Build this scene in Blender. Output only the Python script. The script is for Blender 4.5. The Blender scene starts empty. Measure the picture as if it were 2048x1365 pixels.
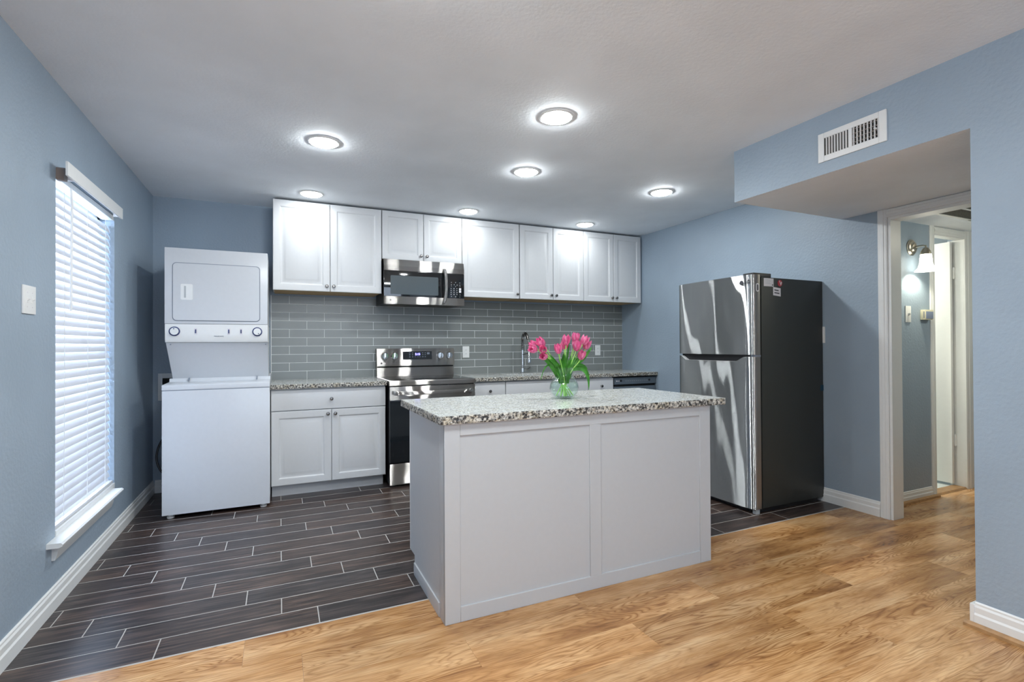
import bpy, bmesh, math, random
from mathutils import Vector, Matrix, noise

random.seed(7)
SC = bpy.context.scene
COL = SC.collection

# ------------------------------------------------------------------ camera
CAM_H = 1.2065
F_PX, YAW, PITCH, ROLL = 1007.18, math.radians(24.7391), math.radians(0.4456), math.radians(-0.2949)
fw = Vector((math.sin(YAW) * math.cos(PITCH), math.cos(YAW) * math.cos(PITCH), math.sin(PITCH)))
rt = Vector((math.cos(YAW), -math.sin(YAW), 0))
upv = rt.cross(fw)
r2 = rt * math.cos(ROLL) + upv * math.sin(ROLL)
u2 = upv * math.cos(ROLL) - rt * math.sin(ROLL)
cam = bpy.data.objects.new('camera', bpy.data.cameras.new('camera'))
COL.objects.link(cam)
m3 = Matrix((r2, u2, -fw)).transposed()
cam.matrix_world = Matrix.Translation((0, 0, CAM_H)) @ m3.to_4x4()
cam.data.sensor_fit = 'HORIZONTAL'
cam.data.sensor_width = 36.0
cam.data.lens = F_PX / 2048 * 36.0
cam.data.clip_start = 0.02
SC.camera = cam

# ------------------------------------------------------------------ room numbers
XL, XR, YB, ZC = -0.953, 3.785, 5.016, 2.456      # left wall, right wall, back wall, ceiling
XS, YS, ZS, YN = 2.687, 2.361, 2.126, 1.13        # soffit face, soffit end, soffit underside, near wall end
YT = 2.346                                         # tile / plank seam
YR = -3.6                                          # wall behind the camera

# ------------------------------------------------------------------ world, daylight, exposure
W = bpy.data.worlds.new('world')
SC.world = W
W.use_nodes = True
bg = W.node_tree.nodes['Background']
bg.inputs[0].default_value = (0.62, 0.76, 1.0, 1)
bg.inputs[1].default_value = 3.2
SC.view_settings.view_transform = 'Standard'
SC.view_settings.look = 'None'
SC.view_settings.gamma = 1
SC.view_settings.exposure = 0.19
SC.cycles.max_bounces = 10
SC.cycles.diffuse_bounces = 5
SC.cycles.glossy_bounces = 5
SC.cycles.transmission_bounces = 8
SC.cycles.transparent_max_bounces = 12
SC.cycles.caustics_reflective = False
SC.cycles.caustics_refractive = False
SC.cycles.sample_clamp_indirect = 6.0


def daylight(name, loc, rot, sx, sy, power, col):
    l = bpy.data.lights.new(name, 'AREA')
    l.shape = 'RECTANGLE'
    l.size, l.size_y, l.energy, l.color = sx, sy, power, col
    o = bpy.data.objects.new(name, l)
    o.location, o.rotation_euler = loc, rot
    COL.objects.link(o)


# daylight through the blind window, and fill from an added, unseen window behind camera
daylight('daylight_side_window', (XL - 0.34, 3.49, 1.2), (0, math.radians(-90), 0), 1.7, 0.95, 74, (0.60, 0.75, 1.0))
daylight('fill_living_window', (0.85, YR - 0.25, 1.25), (math.radians(90), 0, 0), 2.6, 2.0, 25, (0.80, 0.90, 1.0))
LENS_EMIT = 185.0
FILL_DRUM_EMIT = 66.0


# ------------------------------------------------------------------ node materials
def new_mat(name):
    m = bpy.data.materials.new(name)
    m.use_nodes = True
    nt = m.node_tree
    return m, nt, nt.nodes['Principled BSDF']


def N(nt, typ, **kw):
    n = nt.nodes.new(typ)
    for k, v in kw.items():
        if k in n.inputs:
            n.inputs[k].default_value = v
        else:
            setattr(n, k, v)
    return n


def L(nt, a, b):
    nt.links.new(a, b)


def objcoord(nt, scale=(1, 1, 1), rot=(0, 0, 0)):
    t = N(nt, 'ShaderNodeTexCoord')
    mp = N(nt, 'ShaderNodeMapping')
    mp.inputs['Scale'].default_value = scale
    mp.inputs['Rotation'].default_value = rot
    L(nt, t.outputs['Object'], mp.inputs[0])
    return mp.outputs[0]


def ramp(nt, stops):
    r = N(nt, 'ShaderNodeValToRGB')
    el = r.color_ramp.elements
    el[0].position, el[0].color = stops[0][0], (*stops[0][1], 1)
    el[1].position, el[1].color = stops[-1][0], (*stops[-1][1], 1)
    for p, c in stops[1:-1]:
        e = el.new(p)
        e.color = (*c, 1)
    return r


def bump(nt, src, bsdf, strength=0.3, dist=0.002):
    b = N(nt, 'ShaderNodeBump')
    b.inputs['Strength'].default_value = strength
    b.inputs['Distance'].default_value = dist
    L(nt, src, b.inputs['Height'])
    L(nt, b.outputs[0], bsdf.inputs['Normal'])


def plain(name, col, rough=0.4, metal=0.0, spec=0.5, nscale=40.0, namt=0.01, bumps=0.0, coat=0.0):
    """Painted / plastic / metal surface: colour varied slightly by noise, optional fine bump."""
    m, nt, b = new_mat(name)
    n = N(nt, 'ShaderNodeTexNoise')
    n.inputs['Scale'].default_value = nscale
    n.inputs['Detail'].default_value = 3
    L(nt, objcoord(nt), n.inputs['Vector'])
    lo = tuple(max(0, c * (1 - namt)) for c in col)
    hi = tuple(min(1, c * (1 + namt)) for c in col)
    r = ramp(nt, [(0.3, lo), (0.7, hi)])
    L(nt, n.outputs['Fac'], r.inputs[0])
    L(nt, r.outputs[0], b.inputs['Base Color'])
    b.inputs['Roughness'].default_value = rough
    b.inputs['Metallic'].default_value = metal
    b.inputs['Specular IOR Level'].default_value = spec
    b.inputs['Coat Weight'].default_value = coat
    if bumps:
        bump(nt, n.outputs['Fac'], b, bumps, 0.001)
    return m


def paint(name, col, rough, scale, strength, dist=0.004):
    """Roller / orange-peel textured wall paint."""
    m, nt, b = new_mat(name)
    v = objcoord(nt)
    n1 = N(nt, 'ShaderNodeTexNoise'); n1.inputs['Scale'].default_value = scale; n1.inputs['Detail'].default_value = 3
    n2 = N(nt, 'ShaderNodeTexNoise'); n2.inputs['Scale'].default_value = 2.2; n2.inputs['Detail'].default_value = 4
    L(nt, v, n1.inputs['Vector']); L(nt, v, n2.inputs['Vector'])
    r = ramp(nt, [(0.3, tuple(c * 0.95 for c in col)), (0.7, tuple(c * 1.05 for c in col))])
    L(nt, n2.outputs['Fac'], r.inputs[0])
    L(nt, r.outputs[0], b.inputs['Base Color'])
    b.inputs['Roughness'].default_value = rough
    bump(nt, n1.outputs['Fac'], b, strength, dist)
    return m


def stainless(name, col=(0.84, 0.81, 0.765), rough=0.28, tilt=0.15, wave=0.0):
    """Brushed steel: the fine sideways brush lines tilt the surface up and down, so highlights stretch
    vertically; five glossy lobes stand for five tilts of the brush grooves."""
    m, nt, b = new_mat(name)
    nt.nodes.remove(b)
    out = nt.nodes['Material Output']
    n = N(nt, 'ShaderNodeTexNoise'); n.inputs['Scale'].default_value = 1.0; n.inputs['Detail'].default_value = 4
    L(nt, objcoord(nt, (6, 6, 900)), n.inputs['Vector'])
    r = ramp(nt, [(0.3, tuple(c * 0.93 for c in col)), (0.7, tuple(min(1, c * 1.06) for c in col))])
    L(nt, n.outputs['Fac'], r.inputs[0])
    if wave:
        n3 = N(nt, 'ShaderNodeTexNoise'); n3.inputs['Scale'].default_value = 1.0; n3.inputs['Detail'].default_value = 1
        L(nt, objcoord(nt, (3.0, 4.2, 0.9)), n3.inputs['Vector'])
        bp = N(nt, 'ShaderNodeBump'); bp.inputs['Strength'].default_value = wave; bp.inputs['Distance'].default_value = 0.03
        L(nt, n3.outputs['Fac'], bp.inputs['Height'])
        base_n = bp.outputs[0]
    else:
        base_n = N(nt, 'ShaderNodeNewGeometry').outputs['Normal']
    tan = N(nt, 'ShaderNodeCombineXYZ'); tan.inputs[2].default_value = 1.0
    prev = None
    for k, t in enumerate((0.0, -tilt, tilt, -2 * tilt, 2 * tilt)):
        add = N(nt, 'ShaderNodeVectorMath', operation='ADD'); add.inputs[1].default_value = (0, 0, t)
        L(nt, base_n, add.inputs[0])
        nm = N(nt, 'ShaderNodeVectorMath', operation='NORMALIZE')
        L(nt, add.outputs[0], nm.inputs[0])
        g = N(nt, 'ShaderNodeBsdfAnisotropic')
        g.inputs['Roughness'].default_value = rough
        g.inputs['Anisotropy'].default_value = 0.96
        g.inputs['Rotation'].default_value = 0.25
        L(nt, r.outputs[0], g.inputs['Color'])
        L(nt, nm.outputs[0], g.inputs['Normal'])
        L(nt, tan.outputs[0], g.inputs['Tangent'])
        if prev is None:
            prev = g.outputs[0]
        else:
            mx = N(nt, 'ShaderNodeMixShader'); mx.inputs[0].default_value = 1.0 / (k + 1)
            L(nt, prev, mx.inputs[1]); L(nt, g.outputs[0], mx.inputs[2])
            prev = mx.outputs[0]
    L(nt, prev, out.inputs[0])
    return m


def emission(name, col, strength):
    m, nt, b = new_mat(name)
    b.inputs['Base Color'].default_value = (0.9, 0.9, 0.9, 1)
    b.inputs['Emission Color'].default_value = (*col, 1)
    b.inputs['Emission Strength'].default_value = strength
    return m


def thin_glass(name, tint=(1, 1, 1), refl=0.9):
    m, nt, b = new_mat(name)
    nt.nodes.remove(b)
    out = nt.nodes['Material Output']
    t = N(nt, 'ShaderNodeBsdfTransparent'); t.inputs[0].default_value = (*tint, 1)
    g = N(nt, 'ShaderNodeBsdfGlossy'); g.inputs['Roughness'].default_value = 0.02
    lw = N(nt, 'ShaderNodeLayerWeight'); lw.inputs[0].default_value = 0.5
    fr = N(nt, 'ShaderNodeMath', operation='POWER'); fr.inputs[1].default_value = 4.0
    L(nt, lw.outputs['Facing'], fr.inputs[0])
    mu = N(nt, 'ShaderNodeMath', operation='MULTIPLY_ADD'); mu.inputs[1].default_value = 0.7 * refl; mu.inputs[2].default_value = 0.035 * refl
    mx = N(nt, 'ShaderNodeMixShader')
    L(nt, fr.outputs[0], mu.inputs[0]); L(nt, mu.outputs[0], mx.inputs[0])
    L(nt, t.outputs[0], mx.inputs[1]); L(nt, g.outputs[0], mx.inputs[2]); L(nt, mx.outputs[0], out.inputs[0])
    return m


def granite(name, edge=False):
    """Speckled granite; the chiselled edge shows the raw stone with coarser, stronger flecks."""
    m, nt, b = new_mat(name)
    v = objcoord(nt)
    n1 = N(nt, 'ShaderNodeTexNoise'); n1.inputs['Scale'].default_value = 85 if edge else 120; n1.inputs['Detail'].default_value = 5; n1.inputs['Roughness'].default_value = 0.62
    n2 = N(nt, 'ShaderNodeTexVoronoi'); n2.inputs['Scale'].default_value = 110 if edge else 150
    n3 = N(nt, 'ShaderNodeTexNoise'); n3.inputs['Scale'].default_value = 24; n3.inputs['Detail'].default_value = 4
    for n in (n1, n2, n3):
        L(nt, v, n.inputs['Vector'])
    if edge:
        base = ramp(nt, [(0.40, (0.018, 0.018, 0.020)), (0.47, (0.16, 0.155, 0.145)), (0.53, (0.46, 0.44, 0.39)), (0.64, (0.70, 0.68, 0.62))])
    else:
        base = ramp(nt, [(0.30, (0.09, 0.092, 0.095)), (0.40, (0.38, 0.39, 0.385)), (0.50, (0.66, 0.68, 0.66)), (0.62, (0.82, 0.84, 0.82))])
    L(nt, n1.outputs['Fac'], base.inputs[0])
    tan = ramp(nt, [(0.46, (1, 1, 1)), (0.60, (0.80, 0.74, 0.62) if edge else (0.90, 0.87, 0.80))])
    L(nt, n3.outputs['Fac'], tan.inputs[0])
    mul = N(nt, 'ShaderNodeMixRGB', blend_type='MULTIPLY'); mul.inputs[0].default_value = 0.75
    L(nt, base.outputs[0], mul.inputs[1]); L(nt, tan.outputs[0], mul.inputs[2])
    fleck = ramp(nt, [(0.0, (0.04, 0.04, 0.045)), (0.10, (0.05, 0.05, 0.05)), (0.16, (1, 1, 1))])
    L(nt, n2.outputs['Distance'], fleck.inputs[0])
    mul2 = N(nt, 'ShaderNodeMixRGB', blend_type='MULTIPLY'); mul2.inputs[0].default_value = 0.85 if edge else 0.55
    L(nt, mul.outputs[0], mul2.inputs[1]); L(nt, fleck.outputs[0], mul2.inputs[2])
    L(nt, mul2.outputs[0], b.inputs['Base Color'])
    b.inputs['Roughness'].default_value = 0.45 if edge else 0.12
    return m


def wood_planks(name):
    """Oak laminate: arched cathedral grain per plank, fine pores, soft tone patches."""
    m, nt, b = new_mat(name)
    geo = N(nt, 'ShaderNodeNewGeometry')
    tc = N(nt, 'ShaderNodeTexCoord')
    off = N(nt, 'ShaderNodeVectorMath', operation='MULTIPLY_ADD')
    comb = N(nt, 'ShaderNodeCombineXYZ')
    for i in range(3):
        L(nt, geo.outputs['Random Per Island'], comb.inputs[i])
    L(nt, comb.outputs[0], off.inputs[0]); off.inputs[1].default_value = (37, 53, 19)
    L(nt, tc.outputs['Object'], off.inputs[2])

    def noise_at(scale_xyz, detail, rough=0.5, dist=0.0):
        mp = N(nt, 'ShaderNodeMapping'); mp.inputs['Scale'].default_value = scale_xyz
        L(nt, off.outputs[0], mp.inputs[0])
        n = N(nt, 'ShaderNodeTexNoise'); n.inputs['Scale'].default_value = 1.0
        n.inputs['Detail'].default_value = detail; n.inputs['Roughness'].default_value = rough; n.inputs['Distortion'].default_value = dist
        L(nt, mp.outputs[0], n.inputs['Vector'])
        return n.outputs['Fac']

    big = noise_at((1.5, 11.0, 1), 2.0, 0.45, 0.25)
    mu = N(nt, 'ShaderNodeMath', operation='MULTIPLY'); mu.inputs[1].default_value = 22.0
    L(nt, big, mu.inputs[0])
    pp = N(nt, 'ShaderNodeMath', operation='PINGPONG'); pp.inputs[1].default_value = 0.5
    L(nt, mu.outputs[0], pp.inputs[0])
    ring = ramp(nt, [(0.0, (0.50, 0.40, 0.29)), (0.16, (0.80, 0.75, 0.68)), (0.40, (1.0, 1.0, 1.0)), (1.0, (1.05, 1.05, 1.05))])
    L(nt, pp.outputs[0], ring.inputs[0])
    ringmask = ramp(nt, [(0.42, (0.22, 0.22, 0.22)), (0.60, (1.0, 1.0, 1.0))])
    L(nt, noise_at((1.1, 5.0, 1), 2.0), ringmask.inputs[0])
    tone = ramp(nt, [(0.30, (0.26, 0.115, 0.036)), (0.45, (0.46, 0.240, 0.092)), (0.58, (0.60, 0.355, 0.165)), (0.74, (0.70, 0.465, 0.255))])
    L(nt, noise_at((1.6, 9.0, 1), 5.0, 0.6), tone.inputs[0])
    m1 = N(nt, 'ShaderNodeMixRGB', blend_type='MULTIPLY')
    L(nt, ringmask.outputs[0], m1.inputs[0])
    L(nt, tone.outputs[0], m1.inputs[1]); L(nt, ring.outputs[0], m1.inputs[2])
    fine = noise_at((9, 260, 1), 3.0)
    fr2 = ramp(nt, [(0.30, (0.56, 0.46, 0.36)), (0.52, (1.05, 1.05, 1.05))])
    L(nt, fine, fr2.inputs[0])
    m2 = N(nt, 'ShaderNodeMixRGB', blend_type='MULTIPLY'); m2.inputs[0].default_value = 0.65
    L(nt, m1.outputs[0], m2.inputs[1]); L(nt, fr2.outputs[0], m2.inputs[2])
    knot = ramp(nt, [(0.22, (0.40, 0.28, 0.18)), (0.36, (1, 1, 1))])
    L(nt, noise_at((5.5, 14, 1), 3.0, 0.6), knot.inputs[0])
    m3 = N(nt, 'ShaderNodeMixRGB', blend_type='MULTIPLY'); m3.inputs[0].default_value = 0.8
    L(nt, m2.outputs[0], m3.inputs[1]); L(nt, knot.outputs[0], m3.inputs[2])
    hs = N(nt, 'ShaderNodeHueSaturation')
    rv = N(nt, 'ShaderNodeMapRange'); rv.inputs['To Min'].default_value = 0.86; rv.inputs['To Max'].default_value = 1.20
    L(nt, geo.outputs['Random Per Island'], rv.inputs['Value'])
    L(nt, rv.outputs[0], hs.inputs['Value']); L(nt, m3.outputs[0], hs.inputs['Color'])
    L(nt, hs.outputs[0], b.inputs['Base Color'])
    b.inputs['Roughness'].default_value = 0.27
    bump(nt, fine, b, 0.08, 0.0008)
    return m


def dark_planks(name):
    m, nt, b = new_mat(name)
    geo = N(nt, 'ShaderNodeNewGeometry')
    tc = N(nt, 'ShaderNodeTexCoord')
    comb = N(nt, 'ShaderNodeCombineXYZ')
    for i in range(3):
        L(nt, geo.outputs['Random Per Island'], comb.inputs[i])
    off = N(nt, 'ShaderNodeVectorMath', operation='MULTIPLY_ADD')
    L(nt, comb.outputs[0], off.inputs[0]); off.inputs[1].default_value = (41, 23, 17)
    L(nt, tc.outputs['Object'], off.inputs[2])
    mp = N(nt, 'ShaderNodeMapping'); mp.inputs['Scale'].default_value = (2.6, 46, 1)
    L(nt, off.outputs[0], mp.inputs[0])
    n = N(nt, 'ShaderNodeTexNoise'); n.inputs['Scale'].default_value = 1.6; n.inputs['Detail'].default_value = 6; n.inputs['Roughness'].default_value = 0.6
    L(nt, mp.outputs[0], n.inputs['Vector'])
    c1 = ramp(nt, [(0.34, (0.012, 0.010, 0.010)), (0.5, (0.040, 0.030, 0.027)), (0.66, (0.105, 0.078, 0.066))])
    L(nt, n.outputs['Fac'], c1.inputs[0])
    c2 = ramp(nt, [(0.0, (0.82, 0.86, 0.95)), (1.0, (1.25, 1.06, 0.95))])
    L(nt, geo.outputs['Random Per Island'], c2.inputs[0])
    mx = N(nt, 'ShaderNodeMixRGB', blend_type='MULTIPLY'); mx.inputs[0].default_value = 1.0
    L(nt, c1.outputs[0], mx.inputs[1]); L(nt, c2.outputs[0], mx.inputs[2])
    L(nt, mx.outputs[0], b.inputs['Base Color'])
    b.inputs['Roughness'].default_value = 0.33
    bump(nt, n.outputs['Fac'], b, 0.22, 0.001)
    return m


def blind_mat(name):
    m, nt, b = new_mat(name)
    out = nt.nodes['Material Output']
    n = N(nt, 'ShaderNodeTexNoise'); n.inputs['Scale'].default_value = 1.0
    L(nt, objcoord(nt, (4, 4, 160)), n.inputs['Vector'])
    r = ramp(nt, [(0.3, (0.66, 0.67, 0.70)), (0.7, (0.72, 0.73, 0.76))])
    L(nt, n.outputs['Fac'], r.inputs[0]); L(nt, r.outputs[0], b.inputs['Base Color'])
    b.inputs['Roughness'].default_value = 0.35
    t = N(nt, 'ShaderNodeBsdfTranslucent'); t.inputs[0].default_value = (0.80, 0.83, 0.9, 1)
    mx = N(nt, 'ShaderNodeMixShader'); mx.inputs[0].default_value = 0.085
    L(nt, b.outputs[0], mx.inputs[1]); L(nt, t.outputs[0], mx.inputs[2]); L(nt, mx.outputs[0], out.inputs[0])
    return m


def petal_mat(name):
    m, nt, b = new_mat(name)
    n = N(nt, 'ShaderNodeTexNoise'); n.inputs['Scale'].default_value = 1; n.inputs['Detail'].default_value = 3
    L(nt, objcoord(nt, (90, 90, 22)), n.inputs['Vector'])
    r = ramp(nt, [(0.28, (0.66, 0.075, 0.27)), (0.5, (0.82, 0.20, 0.42)), (0.72, (0.93, 0.50, 0.66))])
    L(nt, n.outputs['Fac'], r.inputs[0]); L(nt, r.outputs[0], b.inputs['Base Color'])
    b.inputs['Roughness'].default_value = 0.45
    b.inputs['Subsurface Weight'].default_value = 0.15
    b.inputs['Subsurface Radius'].default_value = (0.01, 0.004, 0.004)
    return m


M = {}
M['wall'] = paint('blue grey wall paint', (0.305, 0.380, 0.457), 0.42, 60, 0.5)
M['ceil'] = paint('ceiling paint', (0.845, 0.885, 0.925), 0.75, 60, 0.30)
M['trim'] = plain('white trim paint', (0.78, 0.79, 0.78), 0.35)
M['cab'] = plain('white thermofoil', (0.63, 0.64, 0.65), 0.34)
M['island'] = plain('island panel paint', (0.505, 0.52, 0.535), 0.42)
M['ply'] = plain('tan cabinet underside', (0.42, 0.29, 0.15), 0.6, namt=0.15)
M['appl'] = plain('white appliance enamel', (0.60, 0.62, 0.645), 0.22)
M['applgrey'] = plain('grey seam', (0.20, 0.23, 0.28), 0.5)
M['knobblue'] = plain('dark blue plastic', (0.02, 0.035, 0.13), 0.4)
M['black'] = plain('black plastic', (0.012, 0.012, 0.014), 0.4)
M['glassblk'] = plain('black glass', (0.008, 0.009, 0.010), 0.05, coat=0.5)
M['ovenglass'] = plain('dark oven glass', (0.010, 0.013, 0.016), 0.06, coat=0.4)
M['mwglass'] = plain('microwave window mesh', (0.085, 0.105, 0.115), 0.12, coat=0.5)
M['steel'] = stainless('brushed stainless')
M['fsteel'] = stainless('fridge stainless', (0.80, 0.82, 0.82), 0.27, 0.19, wave=0.42)
M['fedge'] = plain('fridge door edge metal', (0.30, 0.28, 0.26), 0.3, metal=0.8)
M['fside'] = plain('dark grey textured steel', (0.036, 0.039, 0.036), 0.42, spec=0.35, nscale=300, bumps=0.05)
M['chrome'] = plain('polished chrome', (0.72, 0.72, 0.72), 0.08, metal=1.0)
M['nickel'] = plain('dark nickel', (0.22, 0.21, 0.20), 0.25, metal=1.0)
M['sconce'] = plain('satin nickel', (0.50, 0.46, 0.38), 0.3, metal=1.0)
M['granite'] = granite('speckled granite')
M['granite_edge'] = granite('chiselled granite edge', True)
M['wood'] = wood_planks('oak laminate planks')
M['shoe'] = plain('oak moulding', (0.36, 0.20, 0.085), 0.4, namt=0.2)
M['tile'] = dark_planks('dark wood-look tile')
M['grout'] = plain('light grout', (0.44, 0.42, 0.39), 0.85)
M['tgrout'] = plain('backsplash grout', (0.82, 0.84, 0.84), 0.8)
M['btile'] = plain('grey glass tile', (0.228, 0.244, 0.236), 0.28, spec=0.5, nscale=3, namt=0.05)
M['lens'] = emission('lit lens', (0.94, 0.985, 1.0), LENS_EMIT)
M['lens_dim'] = emission('lit lens of the dimmed row', (0.94, 0.985, 1.0), LENS_EMIT * 0.27)
M['shade'] = emission('lit frosted shade', (1.0, 0.96, 0.80), 5.0)
M['bluelcd'] = emission('blue digits', (0.12, 0.10, 1.0), 5.0)
M['slat'] = blind_mat('white faux-wood slats')
M['pane'] = thin_glass('window pane')
M['vase'] = thin_glass('clear vase glass', (0.95, 0.985, 0.975), 1.0)
M['water'] = thin_glass('water', (0.93, 0.98, 0.95), 0.9)
M['petal'] = petal_mat('pink petals')
M['stem'] = plain('green stem', (0.30, 0.58, 0.11), 0.4, namt=0.2)
M['leaf'] = plain('green leaf', (0.085, 0.34, 0.04), 0.4, namt=0.35, nscale=30)
M['cream'] = plain('aged cream plastic', (0.74, 0.70, 0.52), 0.4)
M['lcdgrey'] = plain('blue grey cover', (0.25, 0.30, 0.42), 0.3)
M['label'] = plain('white paper label', (0.72, 0.70, 0.72), 0.5)
M['red'] = plain('red label', (0.45, 0.03, 0.04), 0.4)
M['bluetape'] = plain('blue tape', (0.01, 0.06, 0.11), 0.6)
M['ink'] = plain('printed ink', (0.05, 0.05, 0.06), 0.5)
M['greyink'] = plain('pale print', (0.45, 0.47, 0.48), 0.5)
M['whitetile'] = plain('pale floor tile', (0.72, 0.76, 0.74), 0.3)
M['dwsteel'] = plain('dark slate steel', (0.135, 0.165, 0.195), 0.32, metal=0.35)
M['filter'] = plain('dusty grille mesh', (0.10, 0.10, 0.085), 0.8, nscale=200, namt=0.5)
M['bracket'] = plain('brown bracket', (0.20, 0.16, 0.14), 0.5)
M['dark'] = plain('painted recess shade', (0.008, 0.009, 0.008), 0.8)  # near-black colour standing in for shade inside openings and gaps
M['stool'] = plain('painted window stool', (0.74, 0.75, 0.74), 0.35)


# ------------------------------------------------------------------ mesh helpers (bmesh, world coordinates)
def box(bm, x0, x1, y0, y1, z0, z1, b=0.0, seg=2, mi=0):
    vs = [bm.verts.new((x, y, z)) for x in (x0, x1) for y in (y0, y1) for z in (z0, z1)]
    idx = [(0, 1, 3, 2), (4, 6, 7, 5), (0, 4, 5, 1), (2, 3, 7, 6), (0, 2, 6, 4), (1, 5, 7, 3)]
    fs = [bm.faces.new([vs[i] for i in f]) for f in idx]
    for f in fs:
        f.material_index = mi
    if b > 0:
        es = list({e for f in fs for e in f.edges})
        r = bmesh.ops.bevel(bm, geom=es, offset=b, segments=seg, profile=0.7, affect='EDGES', material=-1)
        for f in r['faces']:
            f.material_index = mi
    return vs


def prism(bm, pts, axis, a0, a1, mi=0):
    """Extrude a closed 2-D outline along axis; pts are the other two coordinates in xyz order."""
    def mk(p, a):
        return {'x': (a, p[0], p[1]), 'y': (p[0], a, p[1]), 'z': (p[0], p[1], a)}[axis]
    A = [bm.verts.new(mk(p, a0)) for p in pts]
    B = [bm.verts.new(mk(p, a1)) for p in pts]
    n = len(pts)
    fs = [bm.faces.new(A), bm.faces.new(B[::-1])]
    for i in range(n):
        fs.append(bm.faces.new((A[i], B[i], B[(i + 1) % n], A[(i + 1) % n])))
    for f in fs:
        f.material_index = mi
    return fs


def rrect(x0, x1, z0, z1, r, seg=5):
    pts = []
    for cx, cz, a in ((x1 - r, z0 + r, -90), (x1 - r, z1 - r, 0), (x0 + r, z1 - r, 90), (x0 + r, z0 + r, 180)):
        for i in range(seg + 1):
            t = math.radians(a + 90 * i / seg)
            pts.append((cx + r * math.cos(t), cz + r * math.sin(t)))
    return pts


def lathe(bm, prof, c, seg=28, axis='z', mi=0, closed=False):
    """Revolve (radius, height) pairs about an axis through c."""
    def mk(r, h, t):
        a, b = r * math.cos(t), r * math.sin(t)
        if axis == 'z':
            return (c[0] + a, c[1] + b, c[2] + h)
        if axis == '-y':
            return (c[0] + a, c[1] - h, c[2] + b)
        if axis == 'x':
            return (c[0] + h, c[1] + a, c[2] + b)
        return (c[0] - h, c[1] + a, c[2] + b)
    rings = []
    for r, h in prof:
        if r < 1e-6:
            rings.append([bm.verts.new(mk(0, h, 0))])
        else:
            rings.append([bm.verts.new(mk(r, h, 2 * math.pi * i / seg)) for i in range(seg)])
    for a, b in zip(rings, rings[1:]):
        for i in range(seg):
            j = (i + 1) % seg
            if len(a) == 1 and len(b) == 1:
                continue
            if len(a) == 1:
                f = bm.faces.new((a[0], b[j], b[i]))
            elif len(b) == 1:
                f = bm.faces.new((a[i], a[j], b[0]))
            else:
                f = bm.faces.new((a[i], a[j], b[j], b[i]))
            f.material_index = mi
    for ring, rev in ((rings[0], True), (rings[-1], False)):
        if len(ring) > 1 and not closed:
            f = bm.faces.new(ring[::-1] if rev else ring)
            f.material_index = mi


def tube(bm, pts, rad, seg=10, mi=0, squash=1.0):
    pts = [Vector(p) for p in pts]
    n = len(pts)
    rads = rad if isinstance(rad, (list, tuple)) else [rad] * n
    t0 = (pts[1] - pts[0]).normalized()
    up = Vector((0, 0, 1)) if abs(t0.z) < 0.9 else Vector((1, 0, 0))
    side = t0.cross(up).normalized()
    rings = []
    for i, p in enumerate(pts):
        t = (pts[min(i + 1, n - 1)] - pts[max(i - 1, 0)]).normalized()
        side = (side - t * side.dot(t)).normalized()
        nrm = side.cross(t)
        rings.append([bm.verts.new(p + (side * math.cos(2 * math.pi * k / seg) * squash + nrm * math.sin(2 * math.pi * k / seg)) * rads[i]) for k in range(seg)])
    for a, b in zip(rings, rings[1:]):
        for k in range(seg):
            f = bm.faces.new((a[k], a[(k + 1) % seg], b[(k + 1) % seg], b[k]))
            f.material_index = mi
    for r_ in (rings[0][::-1], rings[-1]):
        f = bm.faces.new(r_)
        f.material_index = mi


def bez(ps, n=16):
    ps = [Vector(p) for p in ps]
    out = []
    for i in range(n + 1):
        t = i / n
        q = ps
        while len(q) > 1:
            q = [a.lerp(b, t) for a, b in zip(q, q[1:])]
        out.append(q[0])
    return out


def panel_door(bm, x0, x1, z0, z1, y, rail=0.056, t=0.019):
    """Raised-panel cabinet door whose face looks towards -y."""
    rings = [(0, t), (0, 0.004), (0.0015, 0.0012), (0.004, 0), (rail - 0.006, 0), (rail, 0.002), (rail + 0.006, 0.0072), (rail + 0.013, 0.0085),
             (rail + 0.018, 0.0085), (rail + 0.040, 0.0015), (rail + 0.044, 0.0008)]
    prev = None
    for ins, d in rings:
        cur = [bm.verts.new(p) for p in ((x0 + ins, y + d, z0 + ins), (x1 - ins, y + d, z0 + ins), (x1 - ins, y + d, z1 - ins), (x0 + ins, y + d, z1 - ins))]
        if prev is None:
            bm.faces.new(cur[::-1])
        else:
            for i in range(4):
                bm.faces.new((prev[i], prev[(i + 1) % 4], cur[(i + 1) % 4], cur[i]))
        prev = cur
    bm.faces.new(prev)


def rough_edge(bm, p0, p1, z0, z1, nrm, amp=0.0028, step=0.007):
    """Chiselled stone edge between two points, standing slightly proud along nrm."""
    p0, p1, nrm = Vector(p0), Vector(p1), Vector(nrm)
    n = max(2, int((p1 - p0).length / step))
    rows = 6
    grid = []
    for j in range(rows + 1):
        row = []
        for i in range(n + 1):
            p = p0.lerp(p1, i / n)
            z = z0 + (z1 - z0) * j / rows
            k = 0.0 if j in (0, rows) or i in (0, n) else amp * (0.4 + noise.noise(Vector((p.x * 95, p.y * 95, z * 130))) + 0.5 * random.random())
            row.append(bm.verts.new((p.x + nrm.x * k, p.y + nrm.y * k, z)))
        grid.append(row)
    for j in range(rows):
        for i in range(n):
            f = bm.faces.new((grid[j][i], grid[j][i + 1], grid[j + 1][i + 1], grid[j + 1][i]))
            f.material_index = 1


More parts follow.
